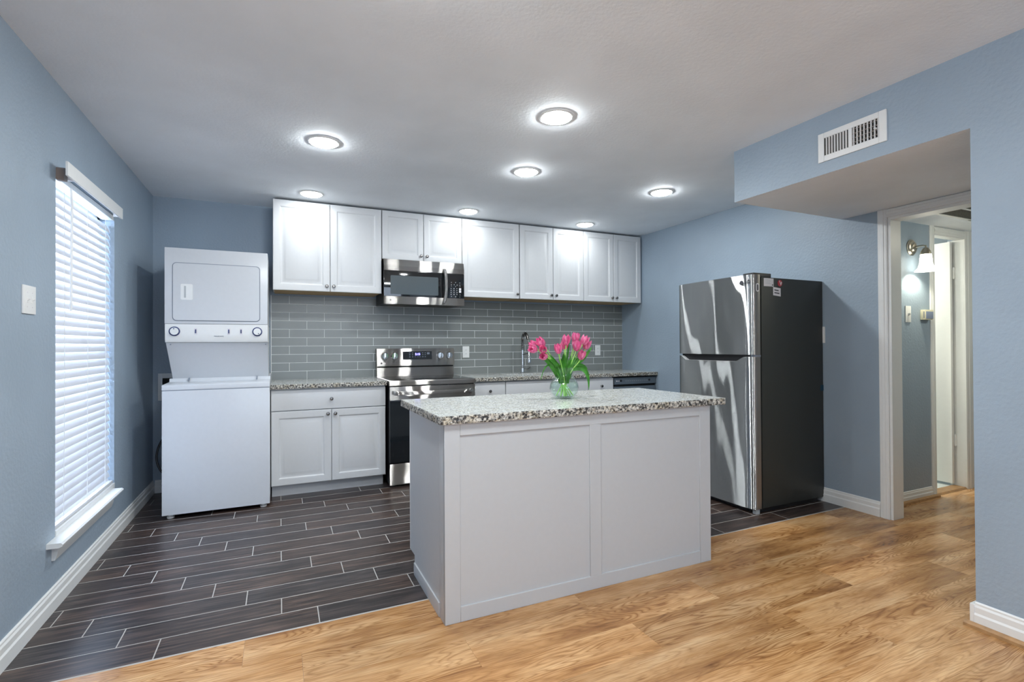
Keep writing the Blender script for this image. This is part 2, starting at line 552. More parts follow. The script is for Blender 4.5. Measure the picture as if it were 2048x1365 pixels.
def text_bm(bm, s, size, origin, ux, uz, depth=0.0006, mi=0, bold=0.0):
    """Lettering as flat raised mesh: origin = left end of the baseline, ux = reading direction, uz = up."""
    cu = bpy.data.curves.new('lettering', 'FONT')
    cu.body = s
    cu.size = size
    cu.extrude = depth
    cu.offset = bold
    cu.resolution_u = 2
    ob = bpy.data.objects.new('lettering', cu)
    me = bpy.data.meshes.new_from_object(ob)
    ux, uz, o = Vector(ux), Vector(uz), Vector(origin)
    un = ux.cross(uz)
    vm = []
    for v in me.vertices:
        vm.append(bm.verts.new(o + ux * v.co.x + uz * v.co.y + un * v.co.z))
    for p in me.polygons:
        try:
            f = bm.faces.new([vm[i] for i in p.vertices])
            f.material_index = mi
        except ValueError:
            pass
    bpy.data.objects.remove(ob)
    bpy.data.meshes.remove(me)
    bpy.data.curves.remove(cu)


# ------------------------------------------------------------------ object helpers
BASE = {}


def finish(name, bm, mats, origin, smooth=True, angle=38):
    bmesh.ops.recalc_face_normals(bm, faces=bm.faces)
    me = bpy.data.meshes.new(name)
    bm.to_mesh(me)
    bm.free()
    me.transform(Matrix.Translation(-Vector(origin)))
    for m in (mats if isinstance(mats, (list, tuple)) else [mats]):
        me.materials.append(m)
    if smooth:
        for p in me.polygons:
            p.use_smooth = True
        me.set_sharp_from_angle(angle=math.radians(angle))
    o = bpy.data.objects.new(name, me)
    COL.objects.link(o)
    return o


def thing(name, label, cat, loc, group=None):
    o = bpy.data.objects.new(name, None)
    o.empty_display_size = 0.1
    o.location = loc
    COL.objects.link(o)
    o['label'], o['category'] = label, cat
    if group:
        o['group'] = group
    BASE[o.name] = Vector(loc)
    return o


def part(name, bm, mats, parent, label=None, smooth=True, angle=38):
    o = finish(name, bm, mats, BASE[parent.name], smooth, angle)
    o.parent = parent
    BASE[o.name] = BASE[parent.name]
    if label:
        o['label'] = label
    return o


def single(name, bm, mats, loc, label, cat, group=None, smooth=True):
    o = finish(name, bm, mats, loc, smooth)
    o.location = loc
    o['label'], o['category'] = label, cat
    if group:
        o['group'] = group
    BASE[o.name] = Vector(loc)
    return o


def struct(name, bm, mats, parent=None, smooth=False, loc=(0, 0, 0)):
    o = finish(name, bm, mats, loc, smooth)
    o.location = loc
    if parent is None:
        o['kind'] = 'structure'
    else:
        o.parent = parent
    BASE[o.name] = Vector(loc)
    return o


def dup(root, loc, label, group=None):
    """Copy a thing with copies of its parts and sub-parts (mesh data shared)."""
    r = root.copy()
    COL.objects.link(r)
    r.location = loc
    r['label'] = label
    if group:
        r['group'] = group
    for ch in list(root.children):
        c = ch.copy(); COL.objects.link(c); c.parent = r
        for g in list(ch.children):
            d = g.copy(); COL.objects.link(d); d.parent = c
    return r


def sub(name, bm, mats, parent, label=None):
    o = finish(name, bm, mats, BASE[parent.name])
    o.parent = parent
    if label:
        o['label'] = label
    return o


def nb():
    return bmesh.new()


# ================================================================== THE SETTING
# ---- floors
bm = nb()
box(bm, XL - 0.02, XR + 0.02, YT, YB + 0.02, -0.06, -0.0004, mi=1)
PW, PL = 0.1524, 0.604
row = 0
y = YT + 0.011
while y < YB:
    y1 = min(y + PW - 0.005, YB)
    n0 = -0.448 - 0.151 * row
    k = math.floor((XL - n0) / PL)
    while n0 + k * PL < XR:
        x0, x1 = max(n0 + k * PL + 0.002, XL), min(n0 + (k + 1) * PL - 0.002, XR)
        if x1 - x0 > 0.01:
            box(bm, x0, x1, y, y1, -0.002, 0.0, b=0.0006, seg=1)
        k += 1
    y += PW
    row += 1
struct('floor_tile', bm, [M['tile'], M['grout']])

bm = nb()
box(bm, XL - 0.02, 6.0, YR - 0.02, YT, -0.06, -0.0012, mi=1)
y, row = YT, 0
while y > YR:
    y0 = max(y - 0.192, YR)
    x = XL - random.random() * 1.2
    while x < 5.95:
        a, c = max(x, XL), min(x + 1.21, 5.95)
        if c - a > 0.005:
            box(bm, a + 0.0003, c - 0.0003, y0 + 0.0003, y - 0.0003, -0.003, 0.0)
        x += 1.21
    y -= 0.192
struct('floor_plank', bm, [M['wood'], M['ink']])

# ---- ceiling and soffit
bm = nb()
box(bm, XL - 0.12, XR + 0.115, YR - 0.12, YB + 0.12, ZC, ZC + 0.08)
struct('ceiling', bm, M['ceil'])
bm = nb()
box(bm, XS, XR, YN, YS, ZS, ZC)
bm.faces.ensure_lookup_table()
bm.normal_update()
for f in bm.faces:
    f.material_index = 1 if abs(f.normal.z) > 0.5 else 0
struct('ceiling_soffit', bm, [M['wall'], M['ceil']])

# ---- walls
WY0, WY1, WZ0, WZ1 = 3.03, 3.95, 0.325, 2.04       # side window opening
bm = nb()
for a in ((YR, WY0, 0, ZC), (WY1, YB + 0.12, 0, ZC), (WY0, WY1, 0, WZ0), (WY0, WY1, WZ1, ZC)):
    box(bm, XL - 0.12, XL, a[0], a[1], a[2], a[3])
struct('wall_left', bm, M['wall'])
bm = nb()
box(bm, XL, XR + 0.115, YB, YB + 0.12, 0, ZC)
struct('wall_back', bm, M['wall'])
DY0, DY1, DZ = 1.29, 2.05, 2.066                    # cased opening in the right wall
bm = nb()
box(bm, XR, XR + 0.115, DY1, YB, 0, ZC)
box(bm, XR, XR + 0.115, YN, DY0, 0, ZS)
box(bm, XR, XR + 0.115, DY0, DY1, DZ, ZS)
struct('wall_right', bm, M['wall'])
bm = nb()
box(bm, XS, XR + 0.115, YR, YN, 0, ZC)
struct('wall_right_near', bm, M['wall'])
RX0, RX1, RZ0, RZ1 = -0.45, 2.15, 0.25, 2.25        # unseen window added behind the camera for fill light
bm = nb()
for a in ((XL - 0.12, RX0, 0, ZC), (RX1, XS, 0, ZC), (RX0, RX1, 0, RZ0), (RX0, RX1, RZ1, ZC)):
    box(bm, a[0], a[1], YR - 0.12, YR, a[2], a[3])
struct('wall_rear', bm, M['wall'])
bm = nb()
for a in ((RX0, RX0 + 0.05, RZ0, RZ1), (RX1 - 0.05, RX1, RZ0, RZ1), (RX0, RX1, RZ0, RZ0 + 0.05), (RX0, RX1, RZ1 - 0.05, RZ1), (0.825, 0.875, RZ0, RZ1)):
    box(bm, a[0], a[1], YR - 0.09, YR - 0.03, a[2], a[3], mi=0)
box(bm, RX0 + 0.05, RX1 - 0.05, YR - 0.062, YR - 0.058, RZ0 + 0.05, RZ1 - 0.05, mi=1)
struct('window_added', bm, [M['trim'], M['pane']])

# ---- hall beyond the opening, small room beyond the hall
HX0, HX1, HY, HZ = XR + 0.115, 5.95, 2.215, 2.13
OX0, OX1, OZ = 4.69, 5.14, 2.065                    # narrow door opening in the hall wall
bm = nb()
box(bm, HX0, OX0, HY, HY + 0.115, 0, HZ)
box(bm, OX1 + 0.015, HX1, HY, HY + 0.115, 0, HZ)
box(bm, OX0, OX1 + 0.015, HY, HY + 0.115, OZ + 0.015, HZ)
struct('wall_hall_back', bm, M['wall'])
bm = nb()
box(bm, HX1, HX1 + 0.1, 0.8, 4.2, 0, HZ)
box(bm, HX0, HX1, 0.8, 0.9, 0, HZ)
struct('wall_hall_end', bm, M['wall'])
bm = nb()
box(bm, HX0, HX1 + 0.1, 0.8, 4.2, HZ, HZ + 0.08)
struct('ceiling_hall', bm, M['ceil'])
bm = nb()
box(bm, 4.25, HX1, 4.1, 4.2, 0, HZ)
box(bm, 4.15, 4.25, HY + 0.115, 4.2, 0, HZ)
struct('wall_bath', bm, M['trim'])
bm = nb()
box(bm, 4.25, HX1, HY + 0.09, 4.1, -0.05, 0.004, mi=1)
for i in range(6):
    for j in range(6):
        box(bm, 4.26 + i * 0.28, 4.26 + i * 0.28 + 0.274, 2.31 + j * 0.3, 2.31 + j * 0.3 + 0.294, 0.003, 0.006)
struct('floor_bath', bm, [M['whitetile'], M['tgrout']])

# ---- backsplash tiles on the back wall
BX0, BZ0, BZ1 = -0.07, 0.88, 1.664
bm = nb()
box(bm, BX0, XR, YB - 0.0085, YB, BZ0, BZ1, mi=1)
box(bm, BX0 - 0.006, BX0, YB - 0.012, YB, BZ0, BZ1 + 0.002, mi=2)
zt, row = BZ1, 0
while zt > BZ0 + 0.01:
    z0 = max(zt - 0.0765 + 0.0036, BZ0)
    o = 0.078 if row % 2 == 0 else 0.226
    k = -2
    while o + k * 0.299 < XR:
        a, c = max(o + k * 0.299 + 0.0018, BX0 + 0.001), min(o + (k + 1) * 0.299 - 0.0018, XR - 0.001)
        if c - a > 0.012:
            box(bm, a, c, YB - 0.0095, YB - 0.004, z0, zt, b=0.0006, seg=1)
        k += 1
    zt -= 0.0765
    row += 1
struct('wall_backsplash', bm, [M['btile'], M['tgrout'], M['trim']])


# ---- baseboards and mouldings
def base_profile(h=0.095, t=0.014):
    return [(0, 0), (t, 0), (t, h * 0.50), (t * 0.72, h * 0.58), (t * 0.72, h * 0.80), (t * 0.45, h * 0.88), (t * 0.45, h * 0.95), (t * 0.2, h), (0, h)]


P0 = base_profile(0.105, 0.016)
bm = nb(); prism(bm, [(XL + a, z) for a, z in P0], 'y', YR, YB)
struct('baseboard_left', bm, M['trim'])
bm = nb(); prism(bm, [(YB - a, z) for a, z in P0], 'x', XL + 0.016, -0.76)
struct('baseboard_back', bm, M['trim'])
bm = nb(); prism(bm, [(XR - a, z) for a, z in P0], 'y', 2.112, 4.35)
struct('baseboard_right', bm, M['trim'])
bm = nb(); prism(bm, [(XS - a, z) for a, z in P0], 'y', YR, YN + 0.0)
box(bm, XS - 0.014, XS + 0.35, YN, YN + 0.016, 0, 0.095, b=0.003)
struct('baseboard_right_near', bm, M['trim'])
bm = nb(); prism(bm, [(XS - 0.016, 0), (XS - 0.036, 0), (XS - 0.034, 0.012), (XS - 0.026, 0.019), (XS - 0.016, 0.021)], 'y', YR, YN + 0.03)
struct('trim_1', bm, M['shoe'])
bm = nb(); prism(bm, [(HY - a, z) for a, z in base_profile(0.085, 0.013)], 'x', HX0, OX0 - 0.062)
struct('baseboard_hall', bm, M['trim'])
bm = nb(); prism(bm, [(HY - 0.013, 0), (HY - 0.033, 0), (HY - 0.030, 0.014), (HY - 0.013, 0.022)], 'x', HX0, OX0)
struct('trim_2', bm, M['shoe'])
bm = nb(); prism(bm, [(HY - 0.01, 0), (HY + 0.005, 0.013), (HY + 0.085, 0.013), (HY + 0.095, 0.0)], 'x', OX0, OX1)
struct('trim_3', bm, M['shoe'])
bm = nb(); prism(bm, [(YR + a, z) for a, z in P0], 'x', XL + 0.016, XS - 0.036)
struct('baseboard_rear', bm, M['trim'])


# ---- cased opening in the right wall (door_1) and the narrow hall doorway (door_2)
def casing_prof(w, t=0.016):
    return [(0, 0), (0, t * 0.55), (w * 0.12, t * 0.8), (w * 0.3, t * 0.8), (w * 0.36, t), (w * 0.62, t), (w * 0.68, t * 0.75), (w * 0.9, t * 0.7), (w, t * 0.4), (w, 0)]


bm = nb()
CW = 0.062
prism(bm, [(XR - b, DY1 + a) for a, b in casing_prof(CW)], 'z', 0, DZ + 0.058)
prism(bm, [(XR - b, DY0 - a) for a, b in casing_prof(CW)], 'z', 0, DZ + 0.058)
prism(bm, [(XR - b, DZ + a * 0.93) for a, b in casing_prof(CW)], 'y', DY0, DY1)
box(bm, XR - 0.002, HX0 + 0.002, DY1 - 0.018, DY1, 0, DZ, b=0.001)
box(bm, XR - 0.002, HX0 + 0.002, DY0, DY0 + 0.018, 0, DZ, b=0.001)
box(bm, XR - 0.002, HX0 + 0.002, DY0 + 0.018, DY1 - 0.018, DZ - 0.018, DZ, b=0.001)
struct('door_1', bm, M['trim'])

bm = nb()
prism(bm, [(OX0 - a, HY - b) for a, b in casing_prof(0.06, 0.014)], 'z', 0, HZ)
prism(bm, [(OX1 + a, HY - b) for a, b in casing_prof(0.125, 0.014)], 'z', 0, HZ)
prism(bm, [(HY - b, OZ + a) for a, b in casing_prof(0.062, 0.014)], 'x', OX0, OX1)
box(bm, OX0 - 0.001, OX0 + 0.012, HY - 0.002, HY + 0.115, 0, OZ, b=0.001)
box(bm, OX1, OX1 + 0.015, HY - 0.002, HY + 0.06, 0, OZ, b=0.001)
box(bm, OX1 + 0.011, OX1 + 0.016, HY + 0.06, HY + 0.115, 0, OZ, b=0.001)
box(bm, OX0 + 0.012, OX1, HY - 0.002, HY + 0.06, OZ - 0.004, OZ + 0.015, b=0.001)
d2 = struct('door_2', bm, M['trim'])
bm = nb()
box(bm, OX1 - 0.036, OX1 - 0.002, HY + 0.078, HY + 0.53, 0.028, OZ - 0.012, b=0.002)
dp = struct('door_panel', bm, M['trim'], d2)
for z in (1.79, 0.39):
    bm = nb()
    box(bm, OX1 - 0.004, OX1 + 0.012, HY + 0.061, HY + 0.078, z - 0.045, z + 0.045, b=0.001)
    tube(bm, [(OX1 - 0.004, HY + 0.069, z - 0.05), (OX1 - 0.004, HY + 0.069, z + 0.05)], 0.006, 8)
    struct('hinge', bm, M['trim'], d2)

# ---- side window: frame, stool, apron
bm = nb()
xw = XL - 0.105
for a in ((WY0, WY0 + 0.045, WZ0, WZ1), (WY1 - 0.045, WY1, WZ0, WZ1), (WY0, WY1, WZ0, WZ0 + 0.05), (WY0, WY1, WZ1 - 0.045, WZ1), (WY0, WY1, 1.17, 1.21)):
    box(bm, xw - 0.02, xw + 0.03, a[0], a[1], a[2], a[3], b=0.002, seg=1)
w1 = struct('window_1', bm, M['trim'])
bm = nb(); box(bm, xw, xw + 0.004, WY0 + 0.045, WY1 - 0.045, WZ0 + 0.05, WZ1 - 0.045)
struct('pane', bm, M['pane'], w1)
bm = nb()
box(bm, XL - 0.07, XL + 0.004, WY0 + 0.001, WY1 - 0.001, WZ0 - 0.01, WZ0 + 0.024, b=0.002)          # inner sill board
prism(bm, [(XL, 0.298), (XL + 0.045, 0.298), (XL + 0.057, 0.304), (XL + 0.059, 0.312), (XL + 0.052, 0.320), (XL, 0.322)], 'y', 2.93, 3.91)
prism(bm, [(XL, 0.298), (XL, 0.225), (XL + 0.012, 0.225), (XL + 0.022, 0.255), (XL + 0.024, 0.285), (XL + 0.040, 0.298)], 'y', 2.99, 3.85)
struct('trim_4', bm, M['stool'], smooth=True)

# ================================================================== WINDOW BLIND
t = thing('window_blind', 'white wide-slat blind hanging closed over the window on the left wall', 'blind', (XL - 0.02, 3.47, WZ0 + 0.03))
BY0, BY1 = 3.035, 3.945
bm = nb()
zb, n = 0.372, 0
XB = XL - 0.030
while zb < 1.99:
    dz = 0.0505 * math.sin(math.radians(70)) / 2
    dx = 0.0505 * math.cos(math.radians(70)) / 2
    pr = []
    for i in range(5):
        s = -1 + i * 0.5
        cv = 0.0022 * (1 - s * s)
        pr.append((XB - dx * s + cv, zb + dz * s))
    q = [(x - 0.0026, z) for x, z in pr[::-1]]
    prism(bm, pr + q, 'y', BY0 + 0.0015 * random.random(), BY1 - 0.0015 * random.random())
    zb += 0.0438
part('slats', bm, M['slat'], t)
bm = nb(); box(bm, XL - 0.062, XL - 0.002, BY0, BY1, 2.006, 2.036, b=0.002)
part('headrail', bm, M['trim'], t)
bm = nb(); box(bm, XL + 0.052, XL + 0.062, 2.975, 3.872, 2.004, 2.070, b=0.002)
box(bm, XL + 0.02, XL + 0.053, 3.10, 3.112, 2.012, 2.050, b=0.001)
box(bm, XL + 0.02, XL + 0.053, 3.84, 3.852, 2.012, 2.062, b=0.001)
part('valance', bm, M['trim'], t)
bm = nb(); box(bm, XB - 0.025, XB + 0.025, BY0, BY1, 0.352, 0.368, b=0.004)
part('bottom_rail', bm, M['slat'], t)
bm = nb(); tube(bm, [(XL + 0.016, 3.165, 1.99), (XL + 0.022, 3.160, 1.92), (XL + 0.020, 3.155, 1.385)], 0.0055, 8)
part('tilt_wand', bm, M['trim'], t)
bm = nb()
for yy in (3.16, 3.49, 3.80):
    tube(bm, [(XB + 0.022, yy, 0.36), (XB + 0.024, yy, 1.2), (XB + 0.022, yy, 1.99)], 0.0013, 5)
part('ladder_cord', bm, M['trim'], t)
bm = nb(); prism(bm, rrect(3.03, 3.075, 1.995, 2.055, 0.012), 'x', XL - 0.001, XL + 0.03)
part('end_bracket', bm, M['bracket'], t, 'brown end bracket of the blind')


# ================================================================== SMALL WALL FITTINGS
def plate(bm, face, c, w, h, t=0.006):
    """Bevelled cover plate; face is the outward direction."""
    x, y, z = c
    if face == '+x':
        box(bm, x, x + t, y - w / 2, y + w / 2, z - h / 2, z + h / 2, b=0.003)
    elif face == '-x':
        box(bm, x - t, x, y - w / 2, y + w / 2, z - h / 2, z + h / 2, b=0.003)
    else:
        box(bm, x - w / 2, x + w / 2, y - t, y, z - h / 2, z + h / 2, b=0.003)


t = thing('light_switch', 'white double toggle switch plate on the left wall beside the blind', 'light switch', (XL, 2.747, 1.346))
bm = nb(); plate(bm, '+x', (XL, 2.747, 1.405), 0.118, 0.118)
part('cover_plate', bm, M['trim'], t)
for yy in (2.725, 2.770):
    bm = nb()
    box(bm, XL + 0.005, XL + 0.0075, yy - 0.006, yy + 0.006, 1.392, 1.418)
    prism(bm, [(XL + 0.006, 1.400), (XL + 0.015, 1.407), (XL + 0.0145, 1.412), (XL + 0.006, 1.411)], 'y', yy - 0.0035, yy + 0.0035)
    part('toggle', bm, M['trim'], t)
for yy in (2.725, 2.770):
    for zz in (1.435, 1.375):
        bm = nb(); lathe(bm, [(0.003, 0), (0.003, 0.0068), (0.0, 0.0072)], (XL, yy, zz), 8, 'x')
        part('screw', bm, M['label'], t)


def outlet(x, z, label):
    t = thing('wall_outlet', label, 'outlet', (x, YB - 0.010, z - 0.06), 'white outlets on the tiled backsplash')
    bm = nb(); plate(bm, '-y', (x, YB - 0.0100, z), 0.074, 0.120)
    part('cover_plate', bm, M['trim'], t)
    for dz in (0.020, -0.020):
        bm = nb()
        prism(bm, rrect(x - 0.016, x + 0.016, z + dz - 0.014, z + dz + 0.014, 0.008), 'y', YB - 0.0180, YB - 0.0155)
        for dx in (-0.006, 0.006):
            box(bm, x + dx - 0.001, x + dx + 0.001, YB - 0.0184, YB - 0.0175, z + dz - 0.003, z + dz + 0.005, mi=1)
        part('socket', bm, [M['trim'], M['ink']], t)
    return t


o1 = outlet(1.772, 1.135, 'white outlet on the grey tile just right of the stove')
dup(o1, (3.424, YB - 0.010, 1.138 - 0.06), 'white outlet on the grey tile right of the tulips')
t = thing('wall_plate', 'white cover plate on the right wall half hidden behind the refrigerator', 'wall plate', (XR, 2.530, 1.21))
bm = nb(); plate(bm, '-x', (XR, 2.530, 1.272), 0.075, 0.125)
part('cover_plate', bm, M['trim'], t)
bm = nb(); box(bm, XR - 0.009, XR - 0.0055, 2.514, 2.546, 1.240, 1.304, b=0.001)
part('socket', bm, M['trim'], t)

t = thing('washer_outlet_box', 'recessed white water hookup box in the wall left of the washer', 'outlet box', (-0.80, YB, 0.76))
bm = nb()
for a in ((-0.915, -0.885, 0.76, 0.985), (-0.715, -0.685, 0.76, 0.985), (-0.885, -0.715, 0.76, 0.79), (-0.885, -0.715, 0.945, 0.985)):
    box(bm, a[0], a[1], YB - 0.016, YB, a[2], a[3], b=0.002)
part('frame', bm, M['trim'], t)
bm = nb(); box(bm, -0.885, -0.715, YB - 0.004, YB - 0.001, 0.79, 0.945)
part('recess', bm, M['dark'], t, 'near-black sheet painted as the shade inside the hookup box')
bm = nb()
tube(bm, bez([(-0.765, 4.985, 0.55), (-0.92, 4.90, 0.48), (-0.960, 4.86, 0.26), (-0.86, 4.84, 0.16), (-0.765, 4.90, 0.115)], 20), 0.008, 8)
for v in bm.verts:
    v.co.x = max(v.co.x, XL + 0.02)
single('power_cord', bm, M['black'], (-0.80, 4.88, 0.1), 'black cord looping out behind the washer near the corner', 'cord')

t = thing('light_switch', 'white single switch plate under the hall sconce', 'light switch', (4.33, HY, 1.36))
bm = nb(); plate(bm, '-y', (4.33, HY, 1.425), 0.072, 0.125)
part('cover_plate', bm, M['trim'], t)
bm = nb(); prism(bm, [(HY - 0.006, 1.412), (HY - 0.022, 1.422), (HY - 0.020, 1.432), (HY - 0.006, 1.432)], 'x', 4.325, 4.335)
part('toggle', bm, M['trim'], t)
t = thing('thermostat', 'cream thermostat box with grey cover on the hall wall beside the door casing', 'thermostat', (4.55, HY, 1.385))
bm = nb(); box(bm, 4.50, 4.605, HY - 0.036, HY, 1.385, 1.462, b=0.003)
box(bm, 4.4985, 4.5005, HY - 0.028, HY - 0.022, 1.398, 1.448, mi=1)
part('housing', bm, [M['cream'], M['applgrey']], t)
bm = nb(); box(bm, 4.505, 4.60, HY - 0.039, HY - 0.035, 1.392, 1.448, b=0.001)
part('cover', bm, M['lcdgrey'], t, 'blue grey front cover')

# ---- wall sconce in the hall
t = thing('wall_sconce', 'lit nickel wall sconce with white bell shade in the hall', 'wall lamp', (4.39, HY, 1.94))
sx, sy = 4.385, 2.118
bm = nb(); lathe(bm, [(0.062, 0), (0.062, 0.006), (0.054, 0.010), (0.050, 0.016), (0.036, 0.020), (0.030, 0.028), (0.014, 0.032), (0.0, 0.034)], (sx, HY, 1.935), 28, '-y')
part('backplate', bm, M['sconce'], t)
bm = nb(); tube(bm, [(sx, HY - 0.03, 1.935), (sx, sy + 0.02, 1.937), (sx, sy, 1.932), (sx, sy, 1.915)], 0.007, 10)
part('arm', bm, M['sconce'], t)
bm = nb(); lathe(bm, [(0.008, 0.05), (0.016, 0.047), (0.030, 0.022), (0.034, 0.0), (0.0, 0.0)], (sx, sy, 1.868), 24)
part('fitter', bm, M['sconce'], t)
bm = nb(); lathe(bm, [(0.034, 0.125), (0.037, 0.10), (0.040, 0.06), (0.050, 0.025), (0.068, 0.004), (0.070, 0.0), (0.066, 0.002), (0.048, 0.025), (0.037, 0.06), (0.033, 0.12)], (sx, sy, 1.742), 32, closed=True)
part('shade', bm, M['shade'], t, 'glowing white bell shade')
bm = nb(); lathe(bm, [(0.0, 0.0), (0.016, 0.006), (0.022, 0.025), (0.014, 0.05), (0.0, 0.056)], (sx, sy, 1.775), 16)
part('bulb', bm, emission('lit bulb', (1.0, 0.95, 0.74), 500.0), t)

# ---- unseen flush lamp put in to light the room beyond the hall door
t = thing('unseen_flush_lamp', 'unseen round flush lamp added to light the room behind the hall door', 'ceiling lamp', (4.72, 3.0, HZ))
bm = nb(); lathe(bm, [(0.12, 0), (0.12, -0.02), (0.115, -0.024), (0.0, -0.024)], (4.72, 3.0, HZ), 28)
part('base', bm, M['trim'], t)
bm = nb(); lathe(bm, [(0.112, -0.024), (0.108, -0.045), (0.085, -0.065), (0.045, -0.076), (0.0, -0.079)], (4.72, 3.0, HZ), 28, closed=True)
part('diffuser', bm, emission('lit diffuser', (1.0, 0.98, 0.84), 125.0), t)

t = thing('unseen_flush_lamp', 'unseen round flush lamp added to light the hall and doorway', 'ceiling lamp', (4.75, 1.25, HZ))  # added, out-of-view lamp that brightens the hall and passage
bm = nb(); lathe(bm, [(0.12, 0), (0.12, -0.02), (0.115, -0.024), (0.0, -0.024)], (4.75, 1.25, HZ), 28)
part('base', bm, M['trim'], t)
bm = nb(); lathe(bm, [(0.112, -0.024), (0.108, -0.045), (0.085, -0.065), (0.045, -0.076), (0.0, -0.079)], (4.75, 1.25, HZ), 28, closed=True)
part('diffuser', bm, emission('glow of added hall lamp', (1.0, 0.95, 0.76), 52.0), t)

# ---- hall ceiling return grille
t = thing('return_air_grille', 'grey slatted return air grille in the hall ceiling', 'vent', (4.45, 1.7, HZ))
bm = nb()
GX0, GX1, GY0, GY1 = 4.14, 4.70, 1.50, 1.99
for a in ((GX0, GX0 + 0.025, GY0, GY1), (GX1 - 0.025, GX1, GY0, GY1), (GX0, GX1, GY0, GY0 + 0.025), (GX0, GX1, GY1 - 0.025, GY1), (GX0, GX1, 1.818, 1.836)):
    box(bm, a[0], a[1], a[2], a[3], HZ - 0.010, HZ, b=0.001, seg=1)
part('frame', bm, M['trim'], t)
bm = nb()
yy = GY0 + 0.03
while yy < GY1 - 0.03:
    prism(bm, [(yy, HZ - 0.001), (yy + 0.009, HZ - 0.008), (yy + 0.011, HZ - 0.008), (yy + 0.002, HZ - 0.001)], 'x', GX0 + 0.02, GX1 - 0.02)
    yy += 0.013
part('louvers', bm, M['filter'], t)

# ---- supply vent on the soffit face
t = thing('supply_air_vent', 'white metal air vent on the blue soffit face', 'vent', (XS, 1.622, 2.19))
VY0, VY1, VZ0, VZ1 = 1.452, 1.795, 2.192, 2.348
IY0, IY1, IZ0, IZ1 = 1.487, 1.762, 2.224, 2.318
bm = nb()
for a in ((VY0, IY0, VZ0, VZ1), (IY1, VY1, VZ0, VZ1), (IY0, IY1, VZ0, IZ0), (IY0, IY1, IZ1, VZ1)):
    box(bm, XS - 0.008, XS, a[0], a[1], a[2], a[3], b=0.0015, seg=1)
part('frame', bm, M['trim'], t)
bm = nb(); box(bm, XS - 0.0015, XS, IY0, IY1, IZ0, IZ1)
part('duct_shade', bm, M['dark'], t, 'near-black sheet painted as the shaded duct behind the blades')
ym = (IY0 + IY1) / 2 - 0.004
bm = nb()
for i in range(9):
    yy = ym + 0.010 + (IY1 - ym - 0.014) * i / 8.6
    prism(bm, [(XS - 0.009, yy + 0.0025), (XS - 0.010, yy + 0.0015), (XS - 0.003, yy - 0.0035), (XS - 0.002, yy - 0.0025)], 'z', IZ0, IZ1)
box(bm, XS - 0.008, XS - 0.001, ym - 0.006, ym + 0.012, IZ0, IZ1)
for i in range(8):
    yy = ym - 0.012 - (ym - IY0 - 0.016) * i / 7
    prism(bm, [(XS - 0.010, yy), (XS - 0.0085, yy + 0.001), (XS - 0.002, yy - 0.003), (XS - 0.003, yy - 0.004)], 'z', IZ0, IZ1)
part('blades', bm, M['trim'], t)
bm = nb()
for i in range(4):
    zz = IZ0 + 0.012 + i * 0.023
    prism(bm, [(XS - 0.005, zz), (XS - 0.0015, zz + 0.006), (XS - 0.0015, zz + 0.008), (XS - 0.005, zz + 0.003)], 'y', IY0, ym - 0.004)
part('rear_blades', bm, M['bracket'], t, 'dull grey cross blades behind')
bm = nb(); tube(bm, [(XS - 0.008, 1.497, 2.268), (XS - 0.022, 1.500, 2.268)], 0.004, 8)
part('damper_lever', bm, M['trim'], t)

# ---- recessed ceiling lights
LAMPS = [((1.379, 2.394), 'bright recessed ceiling light nearest the camera, over the island'),
         ((0.245, 3.271), 'recessed ceiling light at the left end of the middle row, over the dark tile floor'),
         ((1.614, 3.243), 'recessed ceiling light in the centre of the middle row, just behind the nearest light'),
         ((2.848, 3.231), 'recessed ceiling light by the soffit, over the refrigerator'),
         ((0.236, 4.425), 'recessed ceiling light tight to the leftmost white upper cabinet'),
         ((1.597, 4.419), 'recessed ceiling light just in front of the cabinet over the microwave'),
         ((2.880, 4.422), 'recessed ceiling light in front of the right-hand upper cabinets')]
first = None
for (lx, ly), lab in LAMPS:
    if first is None:
        first = thing('recessed_ceiling_light', lab, 'ceiling light', (lx, ly, ZC), 'recessed ceiling lights')
        bm = nb(); lathe(bm, [(0.098, 0.0), (0.098, -0.003), (0.094, -0.006), (0.082, -0.007), (0.080, -0.004), (0.080, 0.0)], (lx, ly, ZC), 40, closed=True)
        part('trim_ring', bm, M['trim'], first)
        bm = nb(); lathe(bm, [(0.0800, -0.004), (0.078, -0.010), (0.066, -0.0155), (0.04, -0.019), (0.0, -0.020)], (lx, ly, ZC), 40, closed=True)
        part('lens', bm, M['lens'], first, 'glowing white lens')
    else:
        r_ = dup(first, (lx, ly, ZC), lab)
        if ly > 4:                      # the row along the cabinets is dimmed
            for ch in r_.children:
                if ch.name.startswith('lens'):
                    ch.data = ch.data.copy()
                    ch.data.materials[0] = M['lens_dim']
# drum lamps added out of view, behind and above the camera, as fill light
FILL_DRUM = emission('glow of added drum lamp', (0.94, 0.985, 1.0), FILL_DRUM_EMIT)
for (lx, ly), lab in (((0.35, 1.10), 'unseen white drum lamp added above the camera for fill light'), ((1.15, -1.0), 'unseen white drum lamp added behind the camera for fill light')):
    t = thing('added_drum_lamp', lab, 'ceiling lamp', (lx, ly, ZC))
    bm = nb(); lathe(bm, [(0.0, 0.0), (0.21, 0.0), (0.21, -0.02), (0.0, -0.02)], (lx, ly, ZC), 40)
    part('base', bm, M['trim'], t)
    bm = nb(); lathe(bm, [(0.20, -0.020), (0.20, -0.070), (0.19, -0.078), (0.0, -0.080)], (lx, ly, ZC), 40, closed=True)
    part('shade', bm, FILL_DRUM, t, 'glowing shade of the added drum lamp')


